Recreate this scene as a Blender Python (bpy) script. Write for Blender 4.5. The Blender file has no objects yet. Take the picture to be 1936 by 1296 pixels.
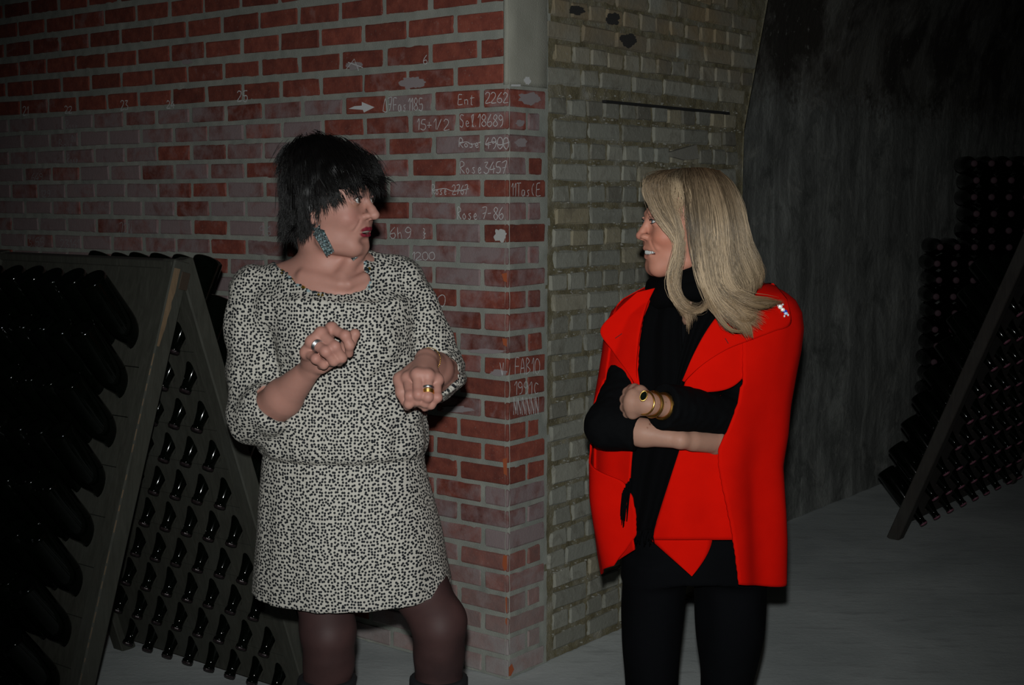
import bpy, bmesh, math, random
import numpy as np
from mathutils import Vector, Matrix
random.seed(11)
SC = bpy.context.scene
COL = SC.collection
# ------------------------------------------------------------------ camera, light, exposure
F_PX, PITCH, CAM_H = 2600.0, math.radians(5.995), 1.545
cam_d = bpy.data.cameras.new('camera'); cam = bpy.data.objects.new('camera', cam_d); COL.objects.link(cam)
cam_d.sensor_width = 36.0; cam_d.lens = 36.0 * F_PX / 1936.0; cam_d.clip_start = 0.05; cam_d.clip_end = 60
cam.location = (0, 0, CAM_H); cam.rotation_euler = (math.pi / 2 - PITCH, 0, 0)
SC.camera = cam
w = bpy.data.worlds.new('cellar_air'); SC.world = w; w.use_nodes = True
w.node_tree.nodes['Background'].inputs[0].default_value = (0.75, 0.9, 1.0, 1)
w.node_tree.nodes['Background'].inputs[1].default_value = 0.0025
fl = bpy.data.lights.new('camera_flash', 'SPOT'); flash = bpy.data.objects.new('camera_flash', fl); COL.objects.link(flash)
fl.energy = 316; fl.color = (0.97, 1.0, 0.985); fl.spot_size = math.radians(58); fl.spot_blend = 1.0; fl.shadow_soft_size = 0.018
flash.location = (-0.012, -0.01, CAM_H + 0.115)
flash.rotation_euler = (math.pi / 2 - math.radians(8.0), 0, math.radians(-1.0))
SC.view_settings.view_transform = 'Standard'; SC.view_settings.look = 'None'
SC.view_settings.exposure = 0.0; SC.view_settings.gamma = 1.0; SC.view_settings.use_curve_mapping = False

# ------------------------------------------------------------------ projection helpers
CP, SP = math.cos(PITCH), math.sin(PITCH)
def ray(px, py):
    u, v = (px - 968.0) / F_PX, (648.0 - py) / F_PX
    return Vector((u, CP + v * SP, -SP + v * CP))
def P(px, py, Y):
    d = ray(px, py); s = Y / d.y
    return Vector((d.x * s, Y, CAM_H + d.z * s))
TH = math.radians(38.1)
CORNER = Vector((-0.014, 4.293, 0))
A_DIR = Vector((-math.cos(TH), math.sin(TH), 0)); A_N = Vector((-math.sin(TH), -math.cos(TH), 0))
B_DIR = Vector((math.sin(TH), math.cos(TH), 0)); B_N = Vector((math.cos(TH), -math.sin(TH), 0))
UP = Vector((0, 0, 1))
def hit(px, py, org, n):
    d = ray(px, py); c = Vector((0, 0, CAM_H))
    return c + d * ((org - c).dot(n) / d.dot(n))
def on_A(px, py):
    p = hit(px, py, CORNER, A_N); return (p - CORNER).dot(A_DIR), p.z
def on_B(px, py):
    p = hit(px, py, CORNER, B_N); return (p - CORNER).dot(B_DIR), p.z
def to_px(p):
    q = Vector(p) - Vector((0, 0, CAM_H))
    z = q.y * CP - q.z * SP
    return 968 + F_PX * q.x / z, 648 - F_PX * (q.y * SP + q.z * CP) / z

# ------------------------------------------------------------------ object helpers
def link(name, me, mat=None, parent=None, label=None, cat=None, group=None, kind=None, smooth=False):
    o = bpy.data.objects.new(name, me); COL.objects.link(o)
    if mat is not None:
        if isinstance(mat, (list, tuple)):
            for m in mat: me.materials.append(m)
        elif not me.materials: me.materials.append(mat)
    if parent is not None: o.parent = parent
    if label: o['label'] = label
    if cat: o['category'] = cat
    if group: o['group'] = group
    if kind: o['kind'] = kind
    if smooth: me.shade_smooth()
    return o
def empty(name, loc, label, cat, group=None):
    o = bpy.data.objects.new(name, None); COL.objects.link(o); o.location = loc; o.empty_display_size = 0.05
    o['label'] = label; o['category'] = cat
    if group: o['group'] = group
    bpy.context.view_layer.update()
    return o
def adopt(o, parent):           # keep world coordinates of geometry when parenting under a moved Empty
    if parent.type != 'EMPTY': o.parent = parent; return o      # a sub-part: its part already sits at the world origin
    o.parent = parent; o.matrix_parent_inverse = Matrix.Translation(-Vector(parent.location)); return o
def mesh_from(verts, faces, name='m'):
    me = bpy.data.meshes.new(name); me.from_pydata([tuple(v) for v in verts], [], [tuple(f) for f in faces]); me.update(); return me
def bm_mesh(bm, name='m'):
    me = bpy.data.meshes.new(name); bm.to_mesh(me); bm.free(); return me
def box_mesh(o, ax, ay, az, bev=0.0, jit=0.0):  # box from origin o spanned by vectors ax, ay, az
    bm = bmesh.new(); o = Vector(o)
    v = [bm.verts.new(o + ax * i + ay * j + az * k) for k in (0, 1) for j in (0, 1) for i in (0, 1)]
    for f in ((0, 2, 3, 1), (4, 5, 7, 6), (0, 1, 5, 4), (2, 6, 7, 3), (0, 4, 6, 2), (1, 3, 7, 5)):
        bm.faces.new([v[i] for i in f])
    bmesh.ops.recalc_face_normals(bm, faces=bm.faces)
    if bev: bmesh.ops.bevel(bm, geom=bm.edges[:], offset=bev, segments=1, affect='EDGES')
    if jit:
        for q in bm.verts: q.co += Vector((random.uniform(-jit, jit), random.uniform(-jit, jit), random.uniform(-jit, jit)))
    return bm_mesh(bm)
def tube(pts, rad, n=8, caps=True):      # returns verts, faces
    pts = [Vector(p) for p in pts]; V = []; Fc = []
    rads = rad if isinstance(rad, (list, tuple)) else [rad] * len(pts)
    prev = None
    for i, p in enumerate(pts):
        t = (pts[min(i + 1, len(pts) - 1)] - pts[max(i - 1, 0)]).normalized()
        if prev is None: prev = t.orthogonal().normalized()
        a = (prev - t * prev.dot(t)).normalized(); b = t.cross(a); prev = a
        for k in range(n):
            an = 2 * math.pi * k / n; V.append(p + (a * math.cos(an) + b * math.sin(an)) * rads[i])
    for i in range(len(pts) - 1):
        for k in range(n):
            k2 = (k + 1) % n; Fc.append((i * n + k, i * n + k2, (i + 1) * n + k2, (i + 1) * n + k))
    if caps: Fc.append(tuple(range(n))[::-1]); Fc.append(tuple((len(pts) - 1) * n + k for k in range(n)))
    return V, Fc
def merge(parts):
    V = []; Fc = []
    for v, f in parts:
        b = len(V); V += list(v); Fc += [tuple(i + b for i in q) for q in f]
    return V, Fc
def lathe(prof, n=24):                   # profile [(r, z)], axis +z
    V = []; Fc = []
    for r, z in prof:
        for k in range(n):
            a = 2 * math.pi * k / n; V.append((r * math.cos(a), r * math.sin(a), z))
    for i in range(len(prof) - 1):
        for k in range(n):
            k2 = (k + 1) % n; Fc.append((i * n + k, i * n + k2, (i + 1) * n + k2, (i + 1) * n + k))
    Fc.append(tuple(range(n))[::-1]); Fc.append(tuple((len(prof) - 1) * n + k for k in range(n)))
    return V, Fc

# ------------------------------------------------------------------ materials
def mat(name, build=None, base=(.5, .5, .5), rough=.7, metal=0.0, spec=.5):
    m = bpy.data.materials.new(name); m.use_nodes = True
    b = m.node_tree.nodes['Principled BSDF']
    b.inputs['Base Color'].default_value = (*base, 1); b.inputs['Roughness'].default_value = rough
    b.inputs['Metallic'].default_value = metal; b.inputs['Specular IOR Level'].default_value = spec
    if build: build(Nodes(m.node_tree), b)
    return m
class Nodes:
    def __init__(s, t): s.t = t
    def n(s, typ, **kw):
        q = s.t.nodes.new(typ)
        for k, v in kw.items():
            if k.startswith('_'): setattr(q, k[1:], v)
            else:
                key = k.replace('__', ' ')
                q.inputs[key].default_value = v
        return q
    def l(s, a, b): s.t.links.new(a, b)
    def coord(s, out='Object', scale=(1, 1, 1)):
        c = s.n('ShaderNodeTexCoord'); m = s.n('ShaderNodeMapping'); m.inputs['Scale'].default_value = scale
        s.l(c.outputs[out], m.inputs[0]); return m.outputs[0]
    def noise(s, vec, scale, detail=4, rough=.55, dist=0.0):
        q = s.n('ShaderNodeTexNoise', Scale=scale, Detail=detail, Roughness=rough, Distortion=dist)
        if vec is not None: s.l(vec, q.inputs['Vector'])
        return q.outputs['Fac']
    def ramp(s, fac, stops):
        r = s.n('ShaderNodeValToRGB'); e = r.color_ramp.elements
        while len(e) < len(stops): e.new(.5)
        for q, (p, c) in zip(e, stops):
            q.position = p; q.color = (*c, 1) if len(c) == 3 else c
        s.l(fac, r.inputs[0]); return r.outputs[0]
    def mix(s, fac, a, b, mode='MIX'):
        q = s.n('ShaderNodeMix', _data_type='RGBA', _blend_type=mode)
        for sock, val in ((q.inputs[0], fac), (q.inputs[6], a), (q.inputs[7], b)):
            if hasattr(val, 'links'): s.l(val, sock)
            elif isinstance(val, (int, float)): sock.default_value = val
            else: sock.default_value = (*val, 1)
        return q.outputs[2]
    def math(s, op, a, b=None, clamp=False):
        q = s.n('ShaderNodeMath', _operation=op, _use_clamp=clamp)
        for i, v in enumerate((a, b)):
            if v is None: continue
            if hasattr(v, 'links'): s.l(v, q.inputs[i])
            else: q.inputs[i].default_value = v
        return q.outputs[0]
    def bump(s, h, b, strength=.4, dist=.004):
        q = s.n('ShaderNodeBump', Strength=strength, Distance=dist); s.l(h, q.inputs['Height']); s.l(q.outputs[0], b.inputs['Normal'])
# ================================================================== SETTING
def m_brick(N, b):
    oi = N.n('ShaderNodeObjectInfo'); sep = N.n('ShaderNodeSeparateColor'); N.l(oi.outputs['Color'], sep.inputs[0])
    geo = N.n('ShaderNodeNewGeometry'); pos = geo.outputs['Position']
    n1 = N.noise(pos, 26, 5, .6); n2 = N.noise(pos, 9, 4, .6, .6); n3 = N.noise(pos, 160, 3, .6)
    red = N.ramp(n1, [(.3, (.15, .034, .024)), (.55, (.235, .056, .036)), (.75, (.30, .08, .05))])
    hv = N.n('ShaderNodeHueSaturation', Hue=.5, Saturation=1.0, Value=1.0)
    vv = N.math('MULTIPLY_ADD', oi.outputs['Random'], .5); N.t.nodes[-1].inputs[2].default_value = .75
    N.l(vv, hv.inputs['Value']); N.l(red, hv.inputs['Color'])
    m = N.math('ADD', n2, N.math('MULTIPLY', N.math('SUBTRACT', n1, .5), .5))
    thr = N.math('SUBTRACT', .95, sep.outputs[0])
    fac = N.math('MULTIPLY', N.math('SUBTRACT', m, thr), 2.6, True)
    fac = N.math('MULTIPLY', fac, .86)
    c = N.mix(fac, hv.outputs[0], (.27, .215, .22))
    c = N.mix(N.math('MULTIPLY', sep.outputs[1], N.math('ADD', .45, n2), True), c, (.37, .355, .345))
    c = N.mix(N.math('MULTIPLY', N.math('GREATER_THAN', n3, .66), .25), c, (.36, .34, .30))
    N.l(c, b.inputs['Base Color']); b.inputs['Roughness'].default_value = .85
    N.bump(N.math('ADD', n3, N.math('MULTIPLY', n1, 2.0)), b, .35, .003)
def m_mortar(c0, c1):
    def f(N, b):
        pos = N.n('ShaderNodeNewGeometry').outputs['Position']
        n1 = N.noise(pos, 7, 5, .6); n2 = N.noise(pos, 240, 3, .7)
        c = N.ramp(n1, [(.3, c0), (.7, c1)])
        c = N.mix(N.math('MULTIPLY', N.math('GREATER_THAN', n2, .64), .4), c, (.5, .5, .44))
        N.l(c, b.inputs['Base Color']); b.inputs['Roughness'].default_value = .92
        N.bump(n2, b, .6, .003)
    return f
def m_oldbrick(N, b):
    oi = N.n('ShaderNodeObjectInfo'); geo = N.n('ShaderNodeNewGeometry'); pos = geo.outputs['Position']
    n1 = N.noise(pos, 14, 6, .65, .4); n2 = N.noise(pos, 60, 4, .65); n3 = N.noise(pos, 5, 3, .5)
    grey = N.ramp(oi.outputs['Random'], [(0, (.145, .135, .108)), (.14, (.205, .20, .165)), (.55, (.262, .264, .225)), (.85, (.30, .295, .245)), (1, (.29, .25, .165))])
    c = N.mix(N.math('MULTIPLY', N.math('SUBTRACT', n1, .52), 3.2, True), grey, (.105, .09, .065))
    c = N.mix(N.math('MULTIPLY', N.math('SUBTRACT', n2, .60), 5, True), c, (.36, .36, .33))
    sp = N.n('ShaderNodeSeparateXYZ'); N.l(pos, sp.inputs[0])
    hi = N.math('MULTIPLY', N.math('SUBTRACT', sp.outputs[2], 1.9), 4, True)
    c = N.mix(N.math('MULTIPLY', hi, N.math('MULTIPLY', N.math('SUBTRACT', n3, .30), 3, True)), c, (.27, .205, .12))
    N.l(c, b.inputs['Base Color']); b.inputs['Roughness'].default_value = .9
    N.bump(N.math('ADD', n1, N.math('MULTIPLY', n2, .6)), b, .6, .006)
def m_oldmortar(N, b):
    pos = N.n('ShaderNodeNewGeometry').outputs['Position']
    n1 = N.noise(pos, 12, 5, .65); n2 = N.noise(pos, 120, 4, .7)
    c = N.ramp(n1, [(.25, (.09, .075, .04)), (.45, (.17, .145, .08)), (.6, (.22, .20, .14)), (.75, (.33, .32, .28))])
    c = N.mix(N.math('MULTIPLY', N.math('SUBTRACT', n2, .58), 6, True), c, (.36, .35, .31))
    N.l(c, b.inputs['Base Color']); b.inputs['Roughness'].default_value = .95; N.bump(n2, b, .8, .006)
def m_vault(N, b):
    geo = N.n('ShaderNodeNewGeometry'); pos = geo.outputs['Position']
    mp = N.n('ShaderNodeMapping'); mp.inputs['Scale'].default_value = (1, 1, .22); N.l(pos, mp.inputs[0])
    st = N.noise(mp.outputs[0], 7.5, 7, .68, .7); n1 = N.noise(pos, 2.6, 6, .65, .3); n2 = N.noise(pos, 30, 5, .65)
    c = N.ramp(st, [(.28, (.10, .104, .098)), (.5, (.18, .186, .174)), (.68, (.30, .31, .29))])
    c = N.mix(N.math('MULTIPLY', N.math('SUBTRACT', N.noise(pos, 4.5, 7, .7, .6), .49), 5, True), c, (.075, .08, .074)); c = N.mix(N.math('MULTIPLY', N.math('SUBTRACT', N.noise(pos, 6.0, 7, .7, .8), .56), 6, True), c, (.29, .29, .265))
    sp = N.n('ShaderNodeSeparateXYZ'); N.l(pos, sp.inputs[0])
    up = N.math('MULTIPLY', N.math('SUBTRACT', N.math('ADD', sp.outputs[2], N.math('MULTIPLY', N.math('SUBTRACT', n2, .5), .5)), 1.95), 7, True)
    mould = N.math('MULTIPLY', up, N.math('MULTIPLY', N.math('SUBTRACT', n1, .42), 7, True), True)
    c = N.mix(N.math('MULTIPLY', up, .45), c, (.085, .066, .048))
    c = N.mix(N.math('MULTIPLY', mould, .9), c, (.022, .017, .012))
    c = N.mix(N.math('MULTIPLY', N.math('SUBTRACT', n2, .63), 7, True), c, (.33, .33, .30))
    N.l(c, b.inputs['Base Color']); b.inputs['Roughness'].default_value = .9
    N.bump(N.math('ADD', n2, st), b, .5, .012)
def m_floor(N, b):
    pos = N.n('ShaderNodeNewGeometry').outputs['Position']
    n1 = N.noise(pos, 1.7, 6, .6, .4); n2 = N.noise(pos, 55, 5, .65); mp = N.n('ShaderNodeMapping'); mp.inputs['Scale'].default_value = (1, 4, 1); N.l(pos, mp.inputs[0])
    n3 = N.noise(mp.outputs[0], 5, 5, .6)
    c = N.ramp(n1, [(.3, (.44, .475, .475)), (.55, (.58, .615, .61)), (.75, (.70, .735, .725))])
    c = N.mix(N.math('MULTIPLY', N.math('SUBTRACT', n3, .55), 4, True), c, (.36, .375, .375))
    c = N.mix(N.math('MULTIPLY', N.math('SUBTRACT', n2, .62), 5, True), c, (.70, .72, .71))
    N.l(c, b.inputs['Base Color']); b.inputs['Roughness'].default_value = .8; N.bump(N.math('ADD', n2, n3), b, .3, .004)
M_BRICK = mat('red_brick', m_brick); M_MORTAR = mat('grey_mortar', m_mortar((.25, .265, .235), (.355, .36, .315)))
M_OLDB = mat('old_brick', m_oldbrick); M_OLDM = mat('old_mortar', m_oldmortar)
M_VAULT = mat('stained_render', m_vault); M_FLOOR = mat('concrete_floor', m_floor)
M_PLAS = mat('smooth_plaster', m_mortar((.32, .315, .26), (.39, .385, .325)))
M_CHALK = mat('chalk', base=(.62, .62, .62), rough=.95)

def patch(org, du, dv, nrm, u0, u1, v0, v1, step, amp, off, f=None, seed=0.0):
    """displaced wall skin: grid in u,v, pushed along nrm by noise"""
    from mathutils import noise as mn
    nu = max(2, int((u1 - u0) / step)); nv = max(2, int((v1 - v0) / step)); V = []; Fc = []
    for j in range(nv + 1):
        for i in range(nu + 1):
            u = u0 + (u1 - u0) * i / nu; v = v0 + (v1 - v0) * j / nv
            p = Vector((u * 28 + seed, v * 28, seed * .37))
            d = off + amp * (mn.noise(p) + .5 * mn.noise(p * 2.7))
            if f: d += f(u, v)
            V.append(org + du * u + dv * v + nrm * d)
    for j in range(nv):
        for i in range(nu):
            a = j * (nu + 1) + i; Fc.append((a, a + 1, a + nu + 2, a + nu + 1))
    return V, Fc

from mathutils import noise as mn
# ---- floor
V, Fc = patch(Vector((0, 0, 0)), Vector((1, 0, 0)), Vector((0, 1, 0)), UP, -4, 9, -1.5, 15, .08, .002, -.002)
link('floor', mesh_from(V, Fc), M_FLOOR, kind='structure', smooth=True)

# ---- red brick wall (left) with the corner pier
ROW = .07; JOINTS = [27 * ROW - i * ROW for i in range(28)]          # z of bed joints, from the top of row 0 down to the floor
UPR = []                                                               # rows above: (z0, z1)
z = 27 * ROW
for p in (.076, .083, .084, .082, .082, .082, .082, .082, .082):
    UPR.append((z, z + p)); z += p
Z_TOP = z
LA = 3.15
edge_in = lambda u, v: -.007 * math.exp(-max(0, u + .004) / .010)
sk = patch(CORNER, A_DIR, UP, A_N, -.002, LA, 0, Z_TOP, .012, .0030, -.0035, edge_in, seed=3.1)
sk2 = patch(CORNER, B_DIR, UP, B_N, -.002, .226, 0, Z_TOP, .012, .003, -.0035, edge_in, seed=9.1)
back = [CORNER + A_DIR * LA - A_N * .25, CORNER + A_DIR * LA - A_N * .25 + UP * Z_TOP]
sk2 = (sk2[0], [f for f in sk2[1] if (sk2[0][f[0]] - CORNER).dot(B_DIR) < .208 + .014 * mn.noise(Vector((sk2[0][f[0]].z * 14, 3, 1)))])
Vm, Fm = merge([sk, sk2])
wall_left = link('wall_left', mesh_from(Vm, [tuple(f) for f in Fm]), M_MORTAR, kind='structure', smooth=True)
PL, PJ = .2025, .017
def brick_mesh(l, h, d, seed):
    random.seed(seed)
    bm = bmesh.new(); bmesh.ops.create_cube(bm, size=1.0)
    for v in bm.verts: v.co = Vector((v.co.x * l, v.co.y * d, v.co.z * h))
    bmesh.ops.bevel(bm, geom=bm.edges[:], offset=.0035, segments=1, affect='EDGES')
    for v in bm.verts: v.co += Vector((random.uniform(-.0022, .0022), random.uniform(-.0012, .0012), random.uniform(-.0022, .0022)))
    me = bm_mesh(bm, 'brick'); me.materials.append(M_BRICK); return me
LIB = {}
def get_brick(l, h, d):
    key = (round(l, 3), round(h, 3), round(d, 3), random.randrange(6))
    if key not in LIB:
        s = random.getstate(); LIB[key] = brick_mesh(l, h, d, hash(key) & 0xffff); random.setstate(s)
    return LIB[key]
ROT_A = Matrix((A_DIR, A_N, UP)).transposed().to_4x4()       # local x along the wall, y into it
ROT_B = Matrix((B_DIR, -B_N, UP)).transposed().to_4x4()
bricks = []                                                    # (importance, mesh, matrix, colour)
def hidden(px, py):
    return (470 < px < 790 and 520 < py < 1150) or (px < 360 and py > 500 and py < 1400) or (560 < px < 690 and 290 < py < 470) or (360 < px < 560 and py > 560) or py < -25 or px < -30
def put(face, u, z0, z1, l, d, chalk, wash):
    h = (z1 - z0 - random.uniform(.014, .018)) if z1 - z0 < .072 else .057 + random.uniform(-.003, .002); zc = (z0 + z1) / 2
    DIR, NRM, ROT = (A_DIR, A_N, ROT_A) if face == 'A' else (B_DIR, B_N, ROT_B)
    out = random.uniform(-.001, .0025)
    c = CORNER + DIR * (u + l / 2) + NRM * (out - d / 2) + UP * zc
    px, py = to_px(CORNER + DIR * (u + l / 2) + UP * zc)
    imp = -9 if hidden(px, py) else l * 700 / (1 + max(0, (u if face == 'A' else 0)))
    bricks.append((imp, get_brick(l, h, d), Matrix.Translation(c) @ ROT @ Matrix.Rotation(random.uniform(-.006, .006), 4, 'Y'), (chalk, wash, random.random(), 1)))
rows = [(JOINTS[i + 1], JOINTS[i], i, 'L') for i in range(27)] + [(a, b_, -1 - k, 'U') for k, (a, b_) in enumerate(UPR)]
for z0, z1, i, kind in rows:
    odd = i % 2
    low = max(0.0, (i - 19) / 8.0)
    wash = min(1.0, low * .75) if kind == 'L' else 0.0
    def ck(): return random.uniform(.05, .42) if kind == 'U' else random.choice((random.uniform(.5, .75), random.uniform(.25, .5), random.uniform(.6, .85)))
    if i in (15, 16, 17) : ck = lambda: random.uniform(.05, .3)
    if kind == 'L':
        a0 = .095 if not odd else .1965                        # visible length of the corner brick on face A
        b0 = .1965 if not odd else .095
        # corner brick: one box showing on both faces
        h = z1 - z0 - .016
        c = CORNER + A_DIR * (a0 / 2 - .001) + B_DIR * (b0 / 2 - .001) + UP * (z0 + z1) / 2
        bricks.append((2000, get_brick(a0, h, b0), Matrix.Translation(c) @ ROT_A, (ck(), wash, random.random(), 1)))
        if odd:
            l2 = random.choice((.062, .07, .085, .055)); put('B', .095 + .014, z0, z1, l2, .06, ck(), wash)
        u = a0 + PJ
    else:
        u = (.017 if not odd else .017)
        if odd: put('A', u, z0, z1, PL - PJ, .09, ck(), 0); u += PL
        else: put('A', u, z0, z1, .088, .09, ck(), 0); u += .088 + PJ
        l = None
    while u < LA - .2:
        put('A', u, z0, z1, PL - PJ + random.uniform(-.005, .004), .09, ck() + .07 * u * (kind == 'L') + .03 * u, wash * (1 if u < 1.0 else .9)); u += PL
bricks.sort(key=lambda q: -q[0])
far = []
for k, (imp, me, mx, colr) in enumerate(bricks):
    if k < 298:
        o = bpy.data.objects.new('brick', me); COL.objects.link(o); o.parent = wall_left; o.matrix_local = mx; o.color = colr
    else: far.append((me, mx))
bm = bmesh.new()
for me, mx in far:
    n0 = len(bm.verts); bm.from_mesh(me); bm.verts.ensure_lookup_table()
    for v in bm.verts[n0:]: v.co = mx @ v.co
o = link('brick_courses', bm_mesh(bm), M_BRICK, wall_left, kind='stuff'); o.color = (.5, .0, .5, 1)
# plaster patch over the corner above row 0
zt = 27 * ROW + .004
from mathutils import noise as mn
V = []; Fc = []; NS = 16; NZ = 44
prof = [(-.016, -.05), (-.016, .003), (-.010, .006)] 
pts2 = [CORNER + A_DIR * .018 - A_N * .03, CORNER + A_DIR * .018 - A_N * .003, CORNER + A_DIR * .013 + A_N * .001, CORNER + A_DIR * .003 + A_N * .0012,
        CORNER + B_DIR * .004 + B_N * .001, CORNER + B_DIR * .05 + B_N * .002, CORNER + B_DIR * .10 + B_N * .002, CORNER + B_DIR * .15 + B_N * .002, CORNER + B_DIR * .20 + B_N * .001, CORNER + B_DIR * .225 - B_N * .012]
for j in range(NZ + 1):
    zz = zt + (Z_TOP - zt) * j / NZ
    for i, q in enumerate(pts2):
        k = mn.noise(Vector((i * .7, zz * 9, 3))) * .004
        V.append(q + (A_N + B_N).normalized() * k + B_DIR * (k * 1.5 if i > 6 else 0) + UP * zz)
nn = len(pts2)
for j in range(NZ):
    for i in range(nn - 1): Fc.append((j * nn + i, j * nn + i + 1, (j + 1) * nn + i + 1, (j + 1) * nn + i))
Fc.append(tuple(range(nn)))
link('plaster_patch', mesh_from(V, Fc), M_PLAS, wall_left, label='smooth grey plaster over the upper corner', smooth=True)

# ---- old brick pier (right face), continues from the red corner
B0, B1 = .212, 1.50
def b_edge(z): return B1 + max(0, z - 1.80) * .34
V, Fc = patch(CORNER, B_DIR, UP, B_N, B0 - .012, 1.80, 0, 2.62, .012, .0055, -.0085, seed=5.5)
Fk = [f for f in Fc if (V[f[0]] - CORNER).dot(B_DIR) < b_edge(V[f[0]].z)]
nb = len(V)
for k in range(14):                                            # the end of the pier, turned into the gallery
    z0 = 2.62 * k / 13; e = CORNER + B_DIR * (b_edge(z0) + .008) + UP * z0
    V += [e - B_N * .004, e - B_N * .40]
    if k: Fk.append((nb + 2 * k - 2, nb + 2 * k, nb + 2 * k + 1, nb + 2 * k - 1))
wall_right = link('wall_right', mesh_from(V, Fk), M_OLDM, kind='structure', smooth=True)
random.seed(4)
OLIB = []
for k in range(14):
    random.seed(100 + k)
    bm = bmesh.new(); bmesh.ops.create_cube(bm, size=1.0)
    for v in bm.verts: v.co = Vector((v.co.x * (.190 if k < 7 else .092), v.co.y * .08, v.co.z * .056))
    bmesh.ops.bevel(bm, geom=bm.edges[:], offset=.006, segments=1, affect='EDGES')
    for v in bm.verts: v.co += Vector((random.uniform(-.004, .004), random.uniform(-.0018, .0018), random.uniform(-.004, .004)))
    me = bm_mesh(bm, 'old_brick'); me.materials.append(M_OLDB); OLIB.append(me)
random.seed(8)
zr = .02; r = 0; nold = 0
SLOT = [on_B(1140, 190), on_B(1375, 213)]
while zr < 2.55 and nold < 299:
    hdr = r % 2
    u = B0 + random.uniform(.005, .04) + (.0 if hdr else -.03)
    if zr < 27 * ROW: u = .222 + random.uniform(-.006, .035)
    while nold < 299:
        l = .092 if hdr else .190
        if random.random() < .12: l = .092
        if u + l > b_edge(zr) + .02: break
        me = OLIB[random.randrange(7) + (7 if l < .1 else 0)]
        zc = zr + .035 + random.uniform(-.002, .002)
        o = bpy.data.objects.new('brick', me); COL.objects.link(o); o.parent = wall_right
        c = CORNER + B_DIR * (u + l / 2) + B_N * (random.uniform(-.004, .002) - .04) + UP * zc
        o.matrix_local = Matrix.Translation(c) @ ROT_B @ Matrix.Rotation(random.uniform(-.015, .015), 4, 'Y'); nold += 1
        u += l + random.uniform(.008, .014)
    zr += .0715; r += 1
    if abs(zr - 1.895) < .03: zr = 1.905
# black strip in place of the shaded gap of an open bed joint, and crumbs of mortar stuck on the pier
p0, p1 = on_B(1140, 191), on_B(1375, 214)
link('joint_gap_strip', box_mesh(CORNER + B_DIR * p0[0] + UP * (p0[1] - .006) - B_N * .004, B_DIR * (p1[0] - p0[0]), B_N * .016, UP * .009, .001, .001), mat('joint_gap_black', base=(.012, .012, .012), rough=.9), wall_right, label='thin black strip standing for the dark gap of an open bed joint')
random.seed(77); parts = []
for k in range(900):
    row = random.randrange(0, 27); zc = .02 + row * .0715 + random.gauss(0, .006); u = random.uniform(.24, 1.48)
    s = random.uniform(.0015, .0050)
    c = CORNER + B_DIR * u + B_N * random.uniform(-.006, .001) + UP * zc
    bm = bmesh.new(); bmesh.ops.create_icosphere(bm, subdivisions=1, radius=s)
    vs = [c + Vector((v.co.x * random.uniform(.6, 1.9), v.co.y * random.uniform(.6, 1.6), v.co.z * random.uniform(.5, 1.0))) for v in bm.verts]
    bm.verts.index_update(); parts.append((vs, [tuple(v.index for v in f.verts) for f in bm.faces])); bm.free()
V, Fc = merge(parts)
link('mortar_crumbs', mesh_from(V, Fc), mat('lime_crumb', m_mortar((.22, .215, .18), (.33, .32, .28))), wall_right, kind='stuff', label='pale crumbling lime mortar in the joints')
# flat stone wedged above the blonde woman
sl = [(1262, 288), (1312, 274), (1317, 300), (1290, 303), (1268, 297)]
q = [CORNER + B_DIR * on_B(*s)[0] + UP * on_B(*s)[1] for s in sl]
V = [p - B_N * .02 for p in q] + [p + B_N * .012 for p in q]; n = 5
link('stone_chip', mesh_from(V, [tuple(range(n))[::-1], tuple(range(n, 2 * n))] + [(i, (i + 1) % n, n + (i + 1) % n, n + i) for i in range(n)]), mat('pale_stone', m_mortar((.20, .19, .16), (.27, .26, .22))), wall_right, label='pale flat stone chip in a joint')

# ---- gallery behind: rendered side wall, barrel vault, right wall, end wall
C_OFF = .30
C0 = CORNER - B_N * C_OFF
W = 5.0; R = W / 2; SPR = 1.96
prof = [(0.0, z) for z in np.linspace(0, SPR, 16)] + [(R - R * math.cos(a), SPR + R * .92 * math.sin(a)) for a in np.linspace(0.06, math.pi - .06, 44)] + [(W, z) for z in np.linspace(SPR, 0, 16)]
def gallery(pr, s0, s1, ns):
    V = []; Fc = []
    for j in range(ns + 1):
        s = s0 + (s1 - s0) * j / ns
        for (d, zz) in pr:
            n_ = mn.noise(Vector((s * 2.2, d * 2.2, zz * 2.2))) * .02 + mn.noise(Vector((s * 9, d * 9, zz * 7))) * .008
            ctr = Vector((R - d, SPR * .6 - zz)); ctr = ctr.normalized() if ctr.length else ctr
            V.append(C0 + B_DIR * s + B_N * (d + ctr.x * n_) + UP * max(0, zz + ctr.y * n_ * (1 if zz > .05 else 0)))
    m = len(pr)
    for j in range(ns):
        for i in range(m - 1): Fc.append((j * m + i, (j + 1) * m + i, (j + 1) * m + i + 1, j * m + i + 1))
    return V, Fc
V, Fc = gallery(prof[:17], 1.3, 10.5, 150); link('wall_back', mesh_from(V, Fc), M_VAULT, kind='structure', smooth=True)
V, Fc = gallery(prof[16:61], 1.3, 10.5, 90); link('ceiling', mesh_from(V, Fc), M_VAULT, kind='structure', smooth=True)
V, Fc = gallery(prof[60:], -3.0, 10.5, 40); link('wall_side', mesh_from(V, Fc), M_VAULT, kind='structure', smooth=True)
V = []; e = C0 + B_DIR * 10.4
ring = [e + B_N * d + UP * z for d, z in prof]
link('wall_end', mesh_from(ring, [tuple(range(len(ring)))]), M_VAULT, kind='structure')

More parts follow.
